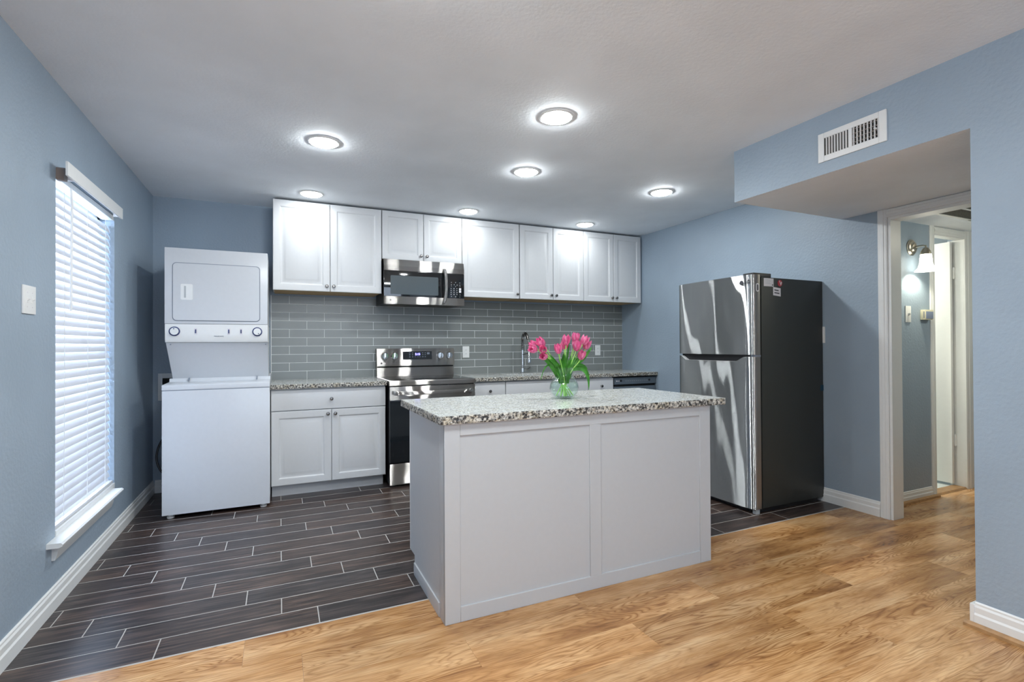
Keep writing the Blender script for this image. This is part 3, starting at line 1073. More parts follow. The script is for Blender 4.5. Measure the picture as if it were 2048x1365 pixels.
# ================================================================== CABINETS
def knob(parent, x, y, z):
    bm = nb()
    lathe(bm, [(0.0065, 0), (0.0055, 0.004), (0.0045, 0.010), (0.008, 0.015), (0.0135, 0.020), (0.0145, 0.025), (0.011, 0.030), (0.0, 0.032)], (x, y, z), 16, '-y')
    o = finish('knob', bm, M['nickel'], BASE[parent.name])
    o.parent = parent
    return o


YU = 4.627


def wall_cabinet(x0, x1, z0, z1, splits, label, knob_side=None):
    t = thing('wall_cabinet', label, 'cabinet', ((x0 + x1) / 2, YU + 0.2, z0), 'white wall cabinets')
    bm = nb()
    box(bm, x0 + 0.001, x1 - 0.001, YU + 0.021, YB - 0.012, z0 + 0.012, z1 + 0.006, b=0.0008, seg=1)
    part('body', bm, M['cab'], t)
    bm = nb(); box(bm, x0 + 0.012, x1 - 0.012, YU + 0.024, YB - 0.012, z0 + 0.002, z0 + 0.011)
    part('bottom_panel', bm, M['ply'], t, 'tan unpainted underside')
    xs = [x0] + splits + [x1]
    for i in range(len(xs) - 1):
        a, c = xs[i] + 0.0025, xs[i + 1] - 0.0025
        bm = nb(); panel_door(bm, a, c, z0, z1, YU, rail=0.050 if z1 - z0 < 0.6 else 0.055)
        d = part('door', bm, M['cab'], t, angle=20)
        right = (i == 0) if knob_side is None else knob_side
        knob(d, c - 0.026 if right else a + 0.026, YU, z0 + 0.045)
    return t


UX = [-0.055, 0.838, 1.604, 2.222, 2.993, 3.768]
wall_cabinet(UX[0], UX[1], 1.677, 2.436, [0.397], 'leftmost white wall cabinet with two doors, beside the dryer')
wall_cabinet(UX[1] + 0.003, UX[2], 1.994, 2.436, [1.225], 'short white two-door wall cabinet above the microwave')
wall_cabinet(UX[2], UX[3] - 0.003, 1.677, 2.436, [], 'white single-door wall cabinet right of the microwave', True)
wall_cabinet(UX[3] + 0.003, UX[4], 1.679, 2.436, [2.614], 'white two-door wall cabinet second from the right wall')
wall_cabinet(UX[4], UX[5], 1.680, 2.436, [3.388], 'white two-door wall cabinet tight against the right wall')

ZTOP, ZUND = 0.902, 0.866
YF = 4.398


def base_cabinet(x0, x1, fronts, label, hollow=False):
    """fronts: list of (kind, x0, x1, z0, z1, knob) with kind door/drawer/panel."""
    t = thing('base_cabinet', label, 'cabinet', ((x0 + x1) / 2, YF + 0.3, 0), 'white base cabinets')
    bm = nb()
    if hollow:
        for a in ((x0 + 0.001, x0 + 0.019, YF + 0.021, YB - 0.012, 0.10, ZUND - 0.001), (x1 - 0.019, x1 - 0.001, YF + 0.021, YB - 0.012, 0.10, ZUND - 0.001),
                  (x0 + 0.019, x1 - 0.019, YF + 0.021, YB - 0.012, 0.10, 0.118), (x0 + 0.019, x1 - 0.019, YF + 0.021, YF + 0.039, 0.118, ZUND - 0.001)):
            box(bm, *a)
    else:
        box(bm, x0 + 0.001, x1 - 0.001, YF + 0.021, YB - 0.012, 0.10, ZUND - 0.001, b=0.0008, seg=1)
    part('body', bm, M['cab'], t)
    bm = nb(); box(bm, x0 + 0.006, x1 - 0.012, YF + 0.075, YF + 0.40, 0.0, 0.10)
    part('toe_kick', bm, M['cab'], t)
    for kind, a, c, z0, z1, kx in fronts:
        bm = nb()
        if kind == 'door':
            panel_door(bm, a, c, z0, z1, YF, rail=0.055)
        else:
            box(bm, a, c, YF, YF + 0.019, z0, z1, b=0.003)
        d = part({'door': 'door', 'drawer': 'drawer', 'panel': 'false_front'}[kind], bm, M['cab'], t, angle=20)
        if kx is not None:
            knob(d, kx[0], YF, kx[1])
    return t


base_cabinet(-0.066, 0.826, [('drawer', -0.064, 0.824, 0.692, 0.852, (0.385, 0.772)), ('door', -0.064, 0.3835, 0.098, 0.684, (0.357, 0.650)),
                             ('door', 0.3875, 0.824, 0.098, 0.684, (0.414, 0.650))], 'white base cabinet with drawer and two doors between washer and stove')
base_cabinet(1.628, 1.956, [('drawer', 1.632, 1.953, 0.692, 0.852, (1.792, 0.772)), ('door', 1.632, 1.953, 0.098, 0.684, (1.66, 0.650))],
             'narrow white base cabinet just right of the stove')
base_cabinet(1.958, 2.890, [('panel', 1.961, 2.887, 0.692, 0.852, None), ('door', 1.961, 2.422, 0.098, 0.684, (2.395, 0.650)), ('door', 2.426, 2.887, 0.098, 0.684, (2.453, 0.650))],
             'wide white sink base cabinet with a blank top front', hollow=True)
base_cabinet(2.892, 3.206, [('drawer', 2.895, 3.203, 0.692, 0.852, (3.05, 0.772)), ('door', 2.895, 3.203, 0.098, 0.684, (2.923, 0.650))],
             'narrow white base cabinet left of the dishwasher')


def countertop(name, x0, x1, y0, y1, label, cat, hole=None, sides=('front',), loc=None):
    bm = nb()
    z0, z1 = ZUND, ZTOP
    if hole is None:
        v = [bm.verts.new(p) for p in ((x0, y0, z1), (x1, y0, z1), (x1, y1, z1), (x0, y1, z1))]
        bm.faces.new(v)
    else:
        hx0, hx1, hy0, hy1 = hole
        for a in ((x0, hx0, y0, y1), (hx1, x1, y0, y1), (hx0, hx1, y0, hy0), (hx0, hx1, hy1, y1)):
            v = [bm.verts.new(p) for p in ((a[0], a[2], z1), (a[1], a[2], z1), (a[1], a[3], z1), (a[0], a[3], z1))]
            bm.faces.new(v)
        for p, q in (((hx0, hy0), (hx0, hy1)), ((hx0, hy1), (hx1, hy1)), ((hx1, hy1), (hx1, hy0)), ((hx1, hy0), (hx0, hy0))):
            bm.faces.new([bm.verts.new(w) for w in ((p[0], p[1], z0), (q[0], q[1], z0), (q[0], q[1], z1), (p[0], p[1], z1))])
    if hole is None:
        v = [bm.verts.new(p) for p in ((x0, y0, z0), (x0, y1, z0), (x1, y1, z0), (x1, y0, z0))]
        bm.faces.new(v)
    for s, p, q, nrm in (('front', (x0, y0, 0), (x1, y0, 0), (0, -1, 0)), ('left', (x0, y1, 0), (x0, y0, 0), (-1, 0, 0)),
                         ('right', (x1, y0, 0), (x1, y1, 0), (1, 0, 0)), ('back', (x1, y1, 0), (x0, y1, 0), (0, 1, 0))):
        if s in sides:
            rough_edge(bm, p, q, z0, z1, nrm)
        else:
            bm.faces.new([bm.verts.new(w) for w in ((p[0], p[1], z0), (q[0], q[1], z0), (q[0], q[1], z1), (p[0], p[1], z1))])
    return single(name, bm, [M['granite'], M['granite_edge']], loc or ((x0 + x1) / 2, (y0 + y1) / 2, z0), label, cat, smooth=False)


countertop('countertop', -0.068, 0.832, 4.372, YB - 0.0105, 'short speckled granite countertop between washer and stove', 'countertop')
countertop('countertop', 1.628, XR - 0.002, 4.372, YB - 0.0105, 'long speckled granite countertop with the sink, right of the stove', 'countertop', hole=(2.10, 2.80, 4.47, 4.84))

# ---- sink and faucet
bm = nb()
zz = ZUND - 0.001
for pts in ([(2.085, 4.455), (2.815, 4.455), (2.815, 4.855), (2.085, 4.855)],):
    o_ = [bm.verts.new((x, y, zz)) for x, y in pts]
    i_ = [bm.verts.new((x, y, zz)) for x, y in ((2.105, 4.475), (2.795, 4.475), (2.795, 4.835), (2.105, 4.835))]
    d_ = [bm.verts.new((x, y, zz - 0.19)) for x, y in ((2.125, 4.495), (2.775, 4.495), (2.775, 4.815), (2.125, 4.815))]
    for A, B in ((o_, i_), (i_, d_)):
        for i in range(4):
            bm.faces.new((A[i], A[(i + 1) % 4], B[(i + 1) % 4], B[i]))
    bm.faces.new(d_)
single('sink', bm, M['steel'], (2.45, 4.655, zz - 0.19), 'stainless undermount sink set into the long granite countertop', 'sink')

t = thing('faucet', 'tall chrome spring faucet standing behind the sink', 'faucet', (2.375, 4.885, ZTOP))
fx, fy = 2.375, 4.885
bm = nb(); lathe(bm, [(0.027, 0), (0.027, 0.006), (0.021, 0.010), (0.020, 0.055), (0.015, 0.060), (0.012, 0.062)], (fx, fy, ZTOP), 24)
part('base', bm, M['chrome'], t)
bm = nb(); tube(bm, [(fx, fy, ZTOP + 0.05), (fx, fy, ZTOP + 0.25)], 0.0115, 14)
part('post', bm, M['chrome'], t)
bm = nb()
arc = bez([(fx, fy, ZTOP + 0.25), (fx, fy + 0.005, ZTOP + 0.48), (fx, fy - 0.07, ZTOP + 0.46), (fx + 0.002, fy - 0.135, ZTOP + 0.40), (fx + 0.004, fy - 0.150, ZTOP + 0.28)], 60)
for i in range(len(arc) - 1):
    pass
hel = []
turns = 34
for i in range(turns * 8 + 1):
    s = i / (turns * 8) * (len(arc) - 1) * 0.80
    k = min(int(s), len(arc) - 2)
    p = arc[k].lerp(arc[k + 1], s - k)
    tg = (arc[k + 1] - arc[k]).normalized()
    sd = Vector((1, 0, 0)); nn = sd.cross(tg).normalized()
    a = 2 * math.pi * i / 8
    hel.append(p + (sd * math.cos(a) + nn * math.sin(a)) * 0.0140)
tube(bm, hel, 0.0030, 6)
tube(bm, arc, 0.0065, 8)
part('spring_spout', bm, M['nickel'], t, 'dark steel spring hose')
bm = nb(); lathe(bm, [(0.010, 0.17), (0.012, 0.16), (0.0125, 0.07), (0.018, 0.055), (0.021, 0.02), (0.020, 0.0), (0.0, 0.0)], (fx + 0.004, fy - 0.150, ZTOP + 0.115), 18)
part('spray_head', bm, M['chrome'], t)
bm = nb(); tube(bm, [(fx, fy, ZTOP + 0.20), (fx + 0.004, fy - 0.135, ZTOP + 0.215)], 0.005, 8)
part('holder_arm', bm, M['nickel'], t)
bm = nb(); tube(bm, [(fx + 0.012, fy, ZTOP + 0.035), (fx + 0.05, fy - 0.005, ZTOP + 0.040), (fx + 0.085, fy - 0.02, ZTOP + 0.065)], 0.006, 8)
part('lever', bm, M['chrome'], t)

# ================================================================== DISHWASHER
t = thing('dishwasher', 'dark grey dishwasher under the right end of the long countertop', 'dishwasher', (3.49, 4.65, 0))
DX0, DX1, DYF = 3.212, 3.772, 4.392
bm = nb(); box(bm, DX0, DX1, DYF + 0.03, YB - 0.03, 0.0, ZUND - 0.012)
part('body', bm, M['black'], t)
bm = nb(); prism(bm, [(DYF + 0.012, 0.775), (DYF, 0.780), (DYF + 0.004, 0.848), (DYF + 0.016, 0.852), (DYF + 0.03, 0.852), (DYF + 0.03, 0.775)], 'x', DX0 + 0.004, DX1 - 0.004)
cp = part('control_panel', bm, M['dwsteel'], t)
for x in (3.30, 3.68):
    bm = nb(); lathe(bm, [(0.012, 0), (0.012, 0.004), (0.0, 0.004)], (x, DYF + 0.002, 0.818), 16, '-y')
    sub('button', bm, M['black'], cp)
for x in [3.36 + i * 0.028 for i in range(11)]:
    bm = nb(); box(bm, x, x + 0.014, DYF - 0.0005, DYF + 0.003, 0.812, 0.815)
    sub('touch_key', bm, M['greyink'], cp)
bm = nb(); lathe(bm, [(0.007, 0), (0.007, 0.002), (0.0, 0.002)], (3.245, DYF + 0.001, 0.815), 16, '-y')
text_bm(bm, 'LG', 0.018, (3.258, DYF - 0.0002, 0.809), (1, 0, 0), (0, 0, 1))
part('logo', bm, M['label'], t, 'pale round logo with letters')
bm = nb(); prism(bm, [(DYF + 0.012, 0.11), (DYF + 0.002, 0.118), (DYF, 0.73), (DYF + 0.010, 0.752), (DYF + 0.026, 0.757), (DYF + 0.03, 0.757), (DYF + 0.03, 0.11)], 'x', DX0 + 0.004, DX1 - 0.004)
dr = part('door', bm, M['dwsteel'], t)
bm = nb(); box(bm, DX0 + 0.02, DX1 - 0.004, DYF + 0.020, DYF + 0.028, 0.757, 0.776)  # dark strip painted as the shade in the handle slot
part('handle_recess', bm, M['dark'], t)

# ================================================================== MICROWAVE
t = thing('microwave', 'stainless microwave mounted over the stove under the short cabinet', 'microwave', (1.233, 4.80, 1.585))
MX0, MX1, MY = 0.847, 1.606, 4.575
bm = nb(); box(bm, MX0 + 0.004, MX1 - 0.004, MY + 0.03, YB - 0.012, 1.590, 1.985, b=0.002)
body = part('body', bm, M['black'], t)
bm = nb()
prism(bm, [(MY + 0.03, 1.884), (MY, 1.888), (MY, 1.932), (MY + 0.002, 1.934), (MY + 0.004, 1.936), (MY + 0.016, 1.990), (MY + 0.03, 1.990)], 'x', MX0, MX1)
part('top_vent_strip', bm, M['steel'], t)
bm = nb(); prism(bm, [(MY + 0.03, 1.582), (MY + 0.006, 1.582), (MY, 1.588), (MY, 1.650), (MY + 0.004, 1.653), (MY + 0.03, 1.653)], 'x', MX0, MX1)
part('bottom_strip', bm, M['steel'], t)
bm = nb(); box(bm, MX0, 1.438, MY + 0.001, MY + 0.03, 1.6535, 1.8835, b=0.002)
dr = part('door', bm, M['glassblk'], t)
bm = nb(); prism(bm, rrect(0.905, 1.350, 1.672, 1.842, 0.010), 'y', MY - 0.0005, MY + 0.006)
o = finish('window', bm, M['mwglass'], BASE[dr.name]); o.parent = dr
bm = nb()
tube(bm, bez([(1.405, MY - 0.006, 1.615), (1.412, MY - 0.055, 1.66), (1.412, MY - 0.060, 1.77), (1.412, MY - 0.055, 1.875), (1.405, MY - 0.006, 1.915)], 24), 0.020, 12, squash=0.75)
o = finish('handle', bm, M['steel'], BASE[dr.name]); o.parent = dr
bm = nb(); box(bm, 1.441, MX1, MY + 0.001, MY + 0.03, 1.6535, 1.8835, b=0.002)
cp = part('control_panel', bm, M['glassblk'], t)
for r_ in range(4):
    for c_ in range(3):
        x, z = 1.475 + c_ * 0.029, 1.745 - r_ * 0.0185
        bm = nb(); box(bm, x - 0.0035, x + 0.0035, MY - 0.0003, MY + 0.002, z - 0.004, z + 0.004)
        sub('key', bm, M['greyink'], cp)
for x, z, w in ((1.478, 1.803, 0.007), (1.520, 1.803, 0.006), (1.562, 1.801, 0.006), (1.478, 1.782, 0.006), (1.506, 1.782, 0.005), (1.535, 1.780, 0.006), (1.562, 1.780, 0.005),
                (1.478, 1.768, 0.005), (1.520, 1.766, 0.005), (1.564, 1.766, 0.005), (1.564, 1.688, 0.006), (1.478, 1.669, 0.006), (1.520, 1.668, 0.008), (1.562, 1.667, 0.005)):
    bm = nb(); box(bm, x - w / 2, x + w / 2, MY - 0.0003, MY + 0.002, z - 0.0035, z + 0.0035)
    sub('key', bm, M['greyink'], cp)
for z in (1.741, 1.7175):
    bm = nb(); box(bm, 1.554, 1.575, MY - 0.0004, MY + 0.002, z - 0.010, z + 0.0105)
    sub('large_key', bm, M['label'], cp, 'large pale key')
bm = nb(); lathe(bm, [(0.008, 0), (0.008, 0.0015), (0.0, 0.0015)], (0.905, MY + 0.0005, 1.619), 18, '-y')
text_bm(bm, 'LG', 0.020, (0.920, MY - 0.0003, 1.612), (1, 0, 0), (0, 0, 1), mi=1)
part('logo', bm, [M['ink'], M['greyink']], t, 'small dark round logo with letters')
for a in (0.92, 1.33):
    bm = nb(); box(bm, a, a + 0.2, MY + 0.10, MY + 0.30, 1.585, 1.592)
    part('grease_filter', bm, M['filter'], t)

# ================================================================== RANGE
t = thing('kitchen_range', 'stainless electric range between the base cabinets under the microwave', 'stove', (1.23, 4.65, 0))
GX0, GX1, GYF = 0.842, 1.618, 4.302
bm = nb(); box(bm, GX0 + 0.004, GX1 - 0.004, GYF + 0.045, YB - 0.03, 0.02, 0.886)
for x in (GX0 + 0.05, GX1 - 0.05):
    for yy in (GYF + 0.09, YB - 0.09):
        lathe(bm, [(0.018, 0), (0.018, 0.021)], (x, yy, 0), 12)
part('body', bm, M['black'], t)
bm = nb(); prism(bm, [(GYF + 0.012, 0.862), (GYF + 0.006, 0.868), (GYF + 0.006, 0.896), (GYF + 0.018, 0.9035), (4.935, 0.9035), (4.935, 0.888), (GYF + 0.06, 0.888), (GYF + 0.06, 0.862)], 'x', GX0 - 0.001, GX1 + 0.001)
ct = part('cooktop_frame', bm, M['steel'], t)
bm = nb(); box(bm, GX0 + 0.018, GX1 - 0.018, GYF + 0.04, 4.925, 0.9036, 0.9062, b=0.001)
o = finish('glass_cooktop', bm, M['glassblk'], BASE[ct.name]); o.parent = ct
bm = nb(); box(bm, GX0 + 0.002, GX1 - 0.002, GYF + 0.012, GYF + 0.045, 0.738, 0.853, b=0.004)
dr = part('oven_door', bm, M['steel'], t)
bm = nb(); box(bm, GX0 + 0.002, GX1 - 0.002, GYF + 0.010, GYF + 0.045, 0.205, 0.736, b=0.004)
o = finish('door_glass', bm, M['ovenglass'], BASE[dr.name]); o.parent = dr
bm = nb()
hx0, hx1 = GX0 + 0.028, GX1 - 0.028
tube(bm, bez([(hx0, GYF + 0.010, 0.806), (hx0 + 0.02, GYF - 0.045, 0.801), (hx0 + 0.14, GYF - 0.052, 0.798), (1.23, GYF - 0.053, 0.797), (hx1 - 0.14, GYF - 0.052, 0.798), (hx1 - 0.02, GYF - 0.045, 0.801), (hx1, GYF + 0.010, 0.806)], 36), 0.0165, 14, squash=0.7)
o = finish('handle', bm, M['steel'], BASE[dr.name]); o.parent = dr
# storage drawer with a scooped face
bm = nb()
pr = [(GYF + 0.045, 0.018), (GYF + 0.012, 0.018), (GYF + 0.008, 0.024)]
for i in range(9):
    s = i / 8
    pr.append((GYF + 0.008 + 0.014 * math.sin(math.pi * s) ** 1.2, 0.030 + 0.16 * s))
pr += [(GYF + 0.010, 0.198), (GYF + 0.045, 0.198)]
prism(bm, pr, 'x', GX0 + 0.002, GX1 - 0.002)
part('storage_drawer', bm, M['steel'], t)
# backguard with controls
bm = nb(); prism(bm, [(4.935, 0.888), (4.935, 0.992), (4.945, 0.992), (YB - 0.014, 0.992), (YB - 0.014, 0.888)], 'x', GX0 + 0.003, GX1 - 0.003)
part('backguard', bm, M['steel'], t)
bm = nb(); prism(bm, [(4.920, 1.006), (4.914, 1.012), (4.930, 1.170), (4.936, 1.176), (YB - 0.014, 1.176), (YB - 0.014, 0.993), (4.945, 0.993), (4.945, 1.006)], 'x', GX0 + 0.001, GX1 - 0.001)
cp = part('control_console', bm, M['steel'], t)
bm = nb()
def cy(z):
    return 4.914 + (z - 1.012) * 0.016 / 0.158
bmv = [(cy(1.068) - 0.0012, 1.068), (cy(1.148) - 0.0012, 1.148), (cy(1.148) + 0.004, 1.148), (cy(1.068) + 0.004, 1.068)]
prism(bm, bmv, 'x', 1.092, 1.383)
o = finish('display', bm, M['glassblk'], BASE[cp.name]); o.parent = cp
bm = nb(); text_bm(bm, '5:15', 0.030, (1.213, cy(1.112) - 0.0022, 1.110), (1, 0, 0), (0, 0.1, 0.995), bold=0.0008)
o = finish('clock_digits', bm, M['bluelcd'], BASE[cp.name]); o.parent = cp
o['label'] = 'glowing blue clock digits'
keys = [(x, z, 0.006, 0.0025) for x in (1.160, 1.188, 1.290, 1.315) for z in (1.132, 1.114, 1.094)]
keys += [(x, 1.094, 0.007, 0.002) for x in (1.215, 1.240, 1.262)] + [(1.347, 1.125, 0.013, 0.012)]
for x, z, w, h in keys:
    bm = nb(); box(bm, x - w, x + w, cy(z) - 0.002, cy(z), z - h, z + h)
    sub('touch_key', bm, M['applgrey'], cp)
for x in (0.918, 1.009, 1.466, 1.561):
    bm = nb()
    lathe(bm, [(0.036, 0), (0.036, 0.006), (0.033, 0.009), (0.031, 0.030), (0.028, 0.034), (0.0, 0.034)], (x, cy(1.105), 1.105), 28, '-y')
    box(bm, x - 0.008, x + 0.008, cy(1.105) - 0.046, cy(1.105) - 0.030, 1.075, 1.135, b=0.003)
    o = finish('knob', bm, M['chrome'], BASE[cp.name]); o.parent = cp
bm = nb(); lathe(bm, [(0.009, 0), (0.009, 0.001), (0, 0.001)], (0.884, cy(1.035), 1.035), 18, '-y')
text_bm(bm, 'LG', 0.020, (0.899, cy(1.03) - 0.001, 1.028), (1, 0, 0), (0, 0.1, 0.995), mi=1)
o = finish('logo', bm, [M['ink'], M['greyink']], BASE[cp.name]); o.parent = cp
bm = nb(); box(bm, GX0 + 0.01, GX1 - 0.01, 4.938, 4.946, 0.9925, 1.0055)  # dark strip painted as the shaded gap under the console
part('gap_shade', bm, M['dark'], t)

# ================================================================== LAUNDRY CENTRE
t = thing('stacked_washer_dryer', 'white stacked washer and dryer in the corner left of the cabinets', 'washer dryer', (-0.41, 4.55, 0))
AX0, AX1, AY = -0.746, -0.070, 4.192
bm = nb(); box(bm, AX0, AX1, AY, 4.955, 0.030, 0.897, b=0.006)
part('washer_body', bm, M['appl'], t)
for x in (AX0 + 0.045, AX1 - 0.045):
    for yy in (AY + 0.05, 4.90):
        bm = nb(); lathe(bm, [(0.022, 0), (0.024, 0.010), (0.016, 0.014), (0.010, 0.032)], (x, yy, 0), 14)
        part('leveling_foot', bm, M['trim'], t)
bm = nb(); box(bm, AX0 + 0.004, AX1 - 0.004, AY + 0.003, 4.95, 0.8965, 0.9025)
part('lid_seam', bm, M['applgrey'], t)
bm = nb()
prism(bm, [(AY + 0.001, 0.902), (AY, 0.915), (AY + 0.003, 0.932), (AY + 0.012, 0.938), (4.46, 0.944), (4.47, 0.968), (4.955, 0.968), (4.955, 0.902)], 'x', AX0, AX1)
part('washer_lid', bm, M['appl'], t)
for x in (-0.62, -0.165):
    bm = nb(); box(bm, x - 0.003, x + 0.003, 4.445, 4.472, 0.948, 0.972, b=0.001)
    part('lid_hinge', bm, M['applgrey'], t)
YD = 4.300
bm = nb()     # tapered riser under the dryer
A = [(AX0 + 0.02, 4.475, 0.966), (AX1 - 0.014, 4.475, 0.966), (AX1 - 0.014, YD + 0.02, 1.236), (AX0 + 0.002, YD + 0.02, 1.236)]
B = [(AX0 + 0.02, 4.955, 0.966), (AX1 - 0.014, 4.955, 0.966), (AX1 - 0.014, 4.955, 1.236), (AX0 + 0.002, 4.955, 1.236)]
a_ = [bm.verts.new(p) for p in A]; b_ = [bm.verts.new(p) for p in B]
bm.faces.new(a_); bm.faces.new(b_[::-1])
for i in range(4):
    bm.faces.new((a_[i], b_[i], b_[(i + 1) % 4], a_[(i + 1) % 4]))
part('riser_panel', bm, M['appl'], t)
bm = nb(); box(bm, AX0 - 0.003, AX1 - 0.016, YD, 4.955, 1.372, 1.920, b=0.005)
part('dryer_body', bm, M['appl'], t)
bm = nb(); prism(bm, [(YD + 0.012, 1.238), (YD + 0.002, 1.258), (YD, 1.300), (YD, 1.370), (4.955, 1.370), (4.955, 1.238)], 'x', AX0, AX1 - 0.016)
cp = part('control_panel', bm, M['trim'], t)
bm = nb(); prism(bm, rrect(-0.702, -0.137, 1.392, 1.815, 0.028, 8), 'y', YD - 0.0012, YD + 0.004)
part('door_seam', bm, M['applgrey'], t)
bm = nb(); prism(bm, rrect(-0.697, -0.142, 1.397, 1.810, 0.025, 8), 'y', YD - 0.007, YD + 0.004)
dr = part('dryer_door', bm, M['appl'], t)
bm = nb(); prism(bm, rrect(-0.650, -0.575, 1.545, 1.660, 0.010), 'y', YD - 0.0095, YD - 0.004)
box(bm, -0.629, -0.617, YD - 0.0098, YD - 0.006, 1.560, 1.645, mi=1)
o = finish('door_pull', bm, [M['trim'], M['greyink']], BASE[dr.name]); o.parent = dr
for x, a in ((-0.688, 95), (-0.157, -60)):
    bm = nb()
    lathe(bm, [(0.034, 0), (0.034, 0.006), (0.031, 0.008), (0.0, 0.008)], (x, YD, 1.317), 28, '-y', mi=1)
    lathe(bm, [(0.0265, 0.0), (0.0265, 0.014), (0.025, 0.018), (0.0, 0.018)], (x, YD - 0.001, 1.317), 28, '-y')
    lathe(bm, [(0.004, 0.0), (0.004, 0.0195), (0, 0.0195)], (x + 0.018 * math.cos(math.radians(a)), YD - 0.001, 1.317 + 0.018 * math.sin(math.radians(a))), 10, '-y', mi=1)
    o = finish('dial', bm, [M['trim'], M['knobblue']], BASE[cp.name]); o.parent = cp
for x in (-0.558, -0.347, -0.266):
    bm = nb()
    box(bm, x - 0.009, x + 0.009, YD - 0.001, YD + 0.002, 1.293, 1.341, mi=0)
    box(bm, x - 0.004, x + 0.004, YD - 0.006, YD, 1.304, 1.332, b=0.001, mi=1)
    o = finish('slide_switch', bm, [M['label'], M['knobblue']], BASE[cp.name]); o.parent = cp
bm = nb(); text_bm(bm, 'FRIGIDAIRE', 0.0125, (-0.443, YD - 0.0006, 1.2775), (1, 0, 0), (0, 0, 1))
o = finish('brand_lettering', bm, M['applgrey'], BASE[cp.name]); o.parent = cp
for x in (AX0 + 0.03, AX1 - 0.03):
    bm = nb(); lathe(bm, [(0.004, 0), (0.004, 0.012), (0, 0.013)], (x, YD + 0.028, 1.222), 8, '-y')
    part('screw', bm, M['applgrey'], t)

# ================================================================== ISLAND
t = thing('kitchen_island', 'white panelled kitchen island base standing where tile meets planks', 'kitchen island', (1.41, 2.42, 0))
IX0, IX1, IYF, IYB = 0.645, 2.178, 2.100, 2.742
ZI = ZUND - 0.0005
bm = nb()
box(bm, IX0 + 0.004, IX1 - 0.004, IYF + 0.006, IYB - 0.09, 0.0, 0.10)
box(bm, IX0 + 0.004, IX1 - 0.004, IYF + 0.006, IYB - 0.02, 0.10, ZI, b=0.001, seg=1)
part('body', bm, M['island'], t)
bm = nb()      # left end panel with toe notch at the kitchen side
prism(bm, [(IYF + 0.001, 0.0), (IYB - 0.098, 0.0), (IYB - 0.098, 0.098), (IYB - 0.004, 0.098), (IYB - 0.004, ZI), (IYF + 0.001, ZI)], 'x', IX0, IX0 + 0.006)
part('left_end_panel', bm, M['island'], t)
bm = nb(); box(bm, IX0 - 0.007, IX0, IYF + 0.075, IYB - 0.105, 0.0, 0.062, b=0.002)
box(bm, IX0 - 0.003, IX0, IYF, IYF + 0.075, 0.0, ZI, b=0.001)
part('left_base_trim', bm, M['island'], t)
bm = nb(); box(bm, IX0 - 0.0005, IX0 + 0.012, IYB - 0.012, IYB + 0.004, 0.098, ZI, b=0.001)
part('back_edge_strip', bm, M['trim'], t)
bm = nb(); box(bm, IX1 - 0.004, IX1 + 0.001, IYF, IYB - 0.09, 0.0, ZI, b=0.001)
part('right_end_panel', bm, M['island'], t)
bm = nb()
for a in ((IX0 - 0.003, 0.713, 0.0, ZI), (1.384, 1.449, 0.066, 0.811), (2.102, IX1 + 0.001, 0.0, ZI), (0.713, 2.102, 0.811, ZI), (0.713, 2.102, 0.0, 0.066)):
    box(bm, a[0], a[1], IYF - 0.006, IYF + 0.006, a[2], a[3], b=0.0012, seg=1)
part('front_frame', bm, M['island'], t)
for a, c in ((0.713, 1.384), (1.449, 2.102)):
    bm = nb(); box(bm, a, c, IYF + 0.001, IYF + 0.007, 0.066, 0.811)
    part('front_panel', bm, M['island'], t)
for a, c in ((IX0 + 0.03, 1.40), (1.42, IX1 - 0.02)):
    bm = nb(); 
    # doors on the kitchen side
    box(bm, a, c, IYB - 0.02, IYB - 0.001, 0.11, 0.84, b=0.003)
    part('rear_door', bm, M['island'], t)
countertop('island_countertop', 0.617, 2.276, 2.074, 2.836, 'speckled granite slab on the island with the flower vase', 'countertop', sides=('front', 'left', 'right', 'back'))

# ================================================================== REFRIGERATOR
t = thing('refrigerator', 'stainless top-freezer refrigerator with dark sides against the right wall', 'refrigerator', (3.39, 2.89, 0))
RY0, RY1 = 2.506, 3.245
bm = nb(); box(bm, 3.112, 3.780, RY0 + 0.004, RY1 - 0.004, 0.035, 1.682, b=0.004)
part('case', bm, M['fside'], t, 'dark grey case')
bm = nb(); box(bm, 3.092, 3.114, RY0 + 0.012, RY1 - 0.012, 0.05, 1.69)
part('gasket', bm, M['black'], t)
bm = nb(); box(bm, 3.06, 3.74, RY0 + 0.03, RY1 - 0.03, 0.0, 0.034)
part('base_grille', bm, M['black'], t)


def fx_front(y):
    s = (y - (RY0 + RY1) / 2) / ((RY1 - RY0) / 2)
    return 3.008 + 0.016 * s * s + 0.018 * abs(s) ** 16


def fridge_door(z0, topf):
    """Bowed door: front, edges, back; topf gives the top height at each y."""
    bm = nb()
    n = 48
    ys = [RY0 + (RY1 - RY0) * (0.5 - 0.5 * math.cos(math.pi * i / n)) for i in range(n + 1)]
    F0 = [bm.verts.new((fx_front(y), y, z0)) for y in ys]
    F1 = [bm.verts.new((fx_front(y), y, topf(y))) for y in ys]
    B0 = [bm.verts.new((3.093, y, z0)) for y in ys]
    B1 = [bm.verts.new((3.093, y, topf(y))) for y in ys]
    for i in range(n):
        bm.faces.new((F0[i], F0[i + 1], F1[i + 1], F1[i]))
        bm.faces.new((B0[i + 1], B0[i], B1[i], B1[i + 1]))
        f = bm.faces.new((F1[i], F1[i + 1], B1[i + 1], B1[i])); f.material_index = 2
        f = bm.faces.new((F0[i + 1], F0[i], B0[i], B0[i + 1])); f.material_index = 1
    for i in (0, n):
        f = bm.faces.new((F0[i], F1[i], B1[i], B0[i])); f.material_index = 1
    return bm


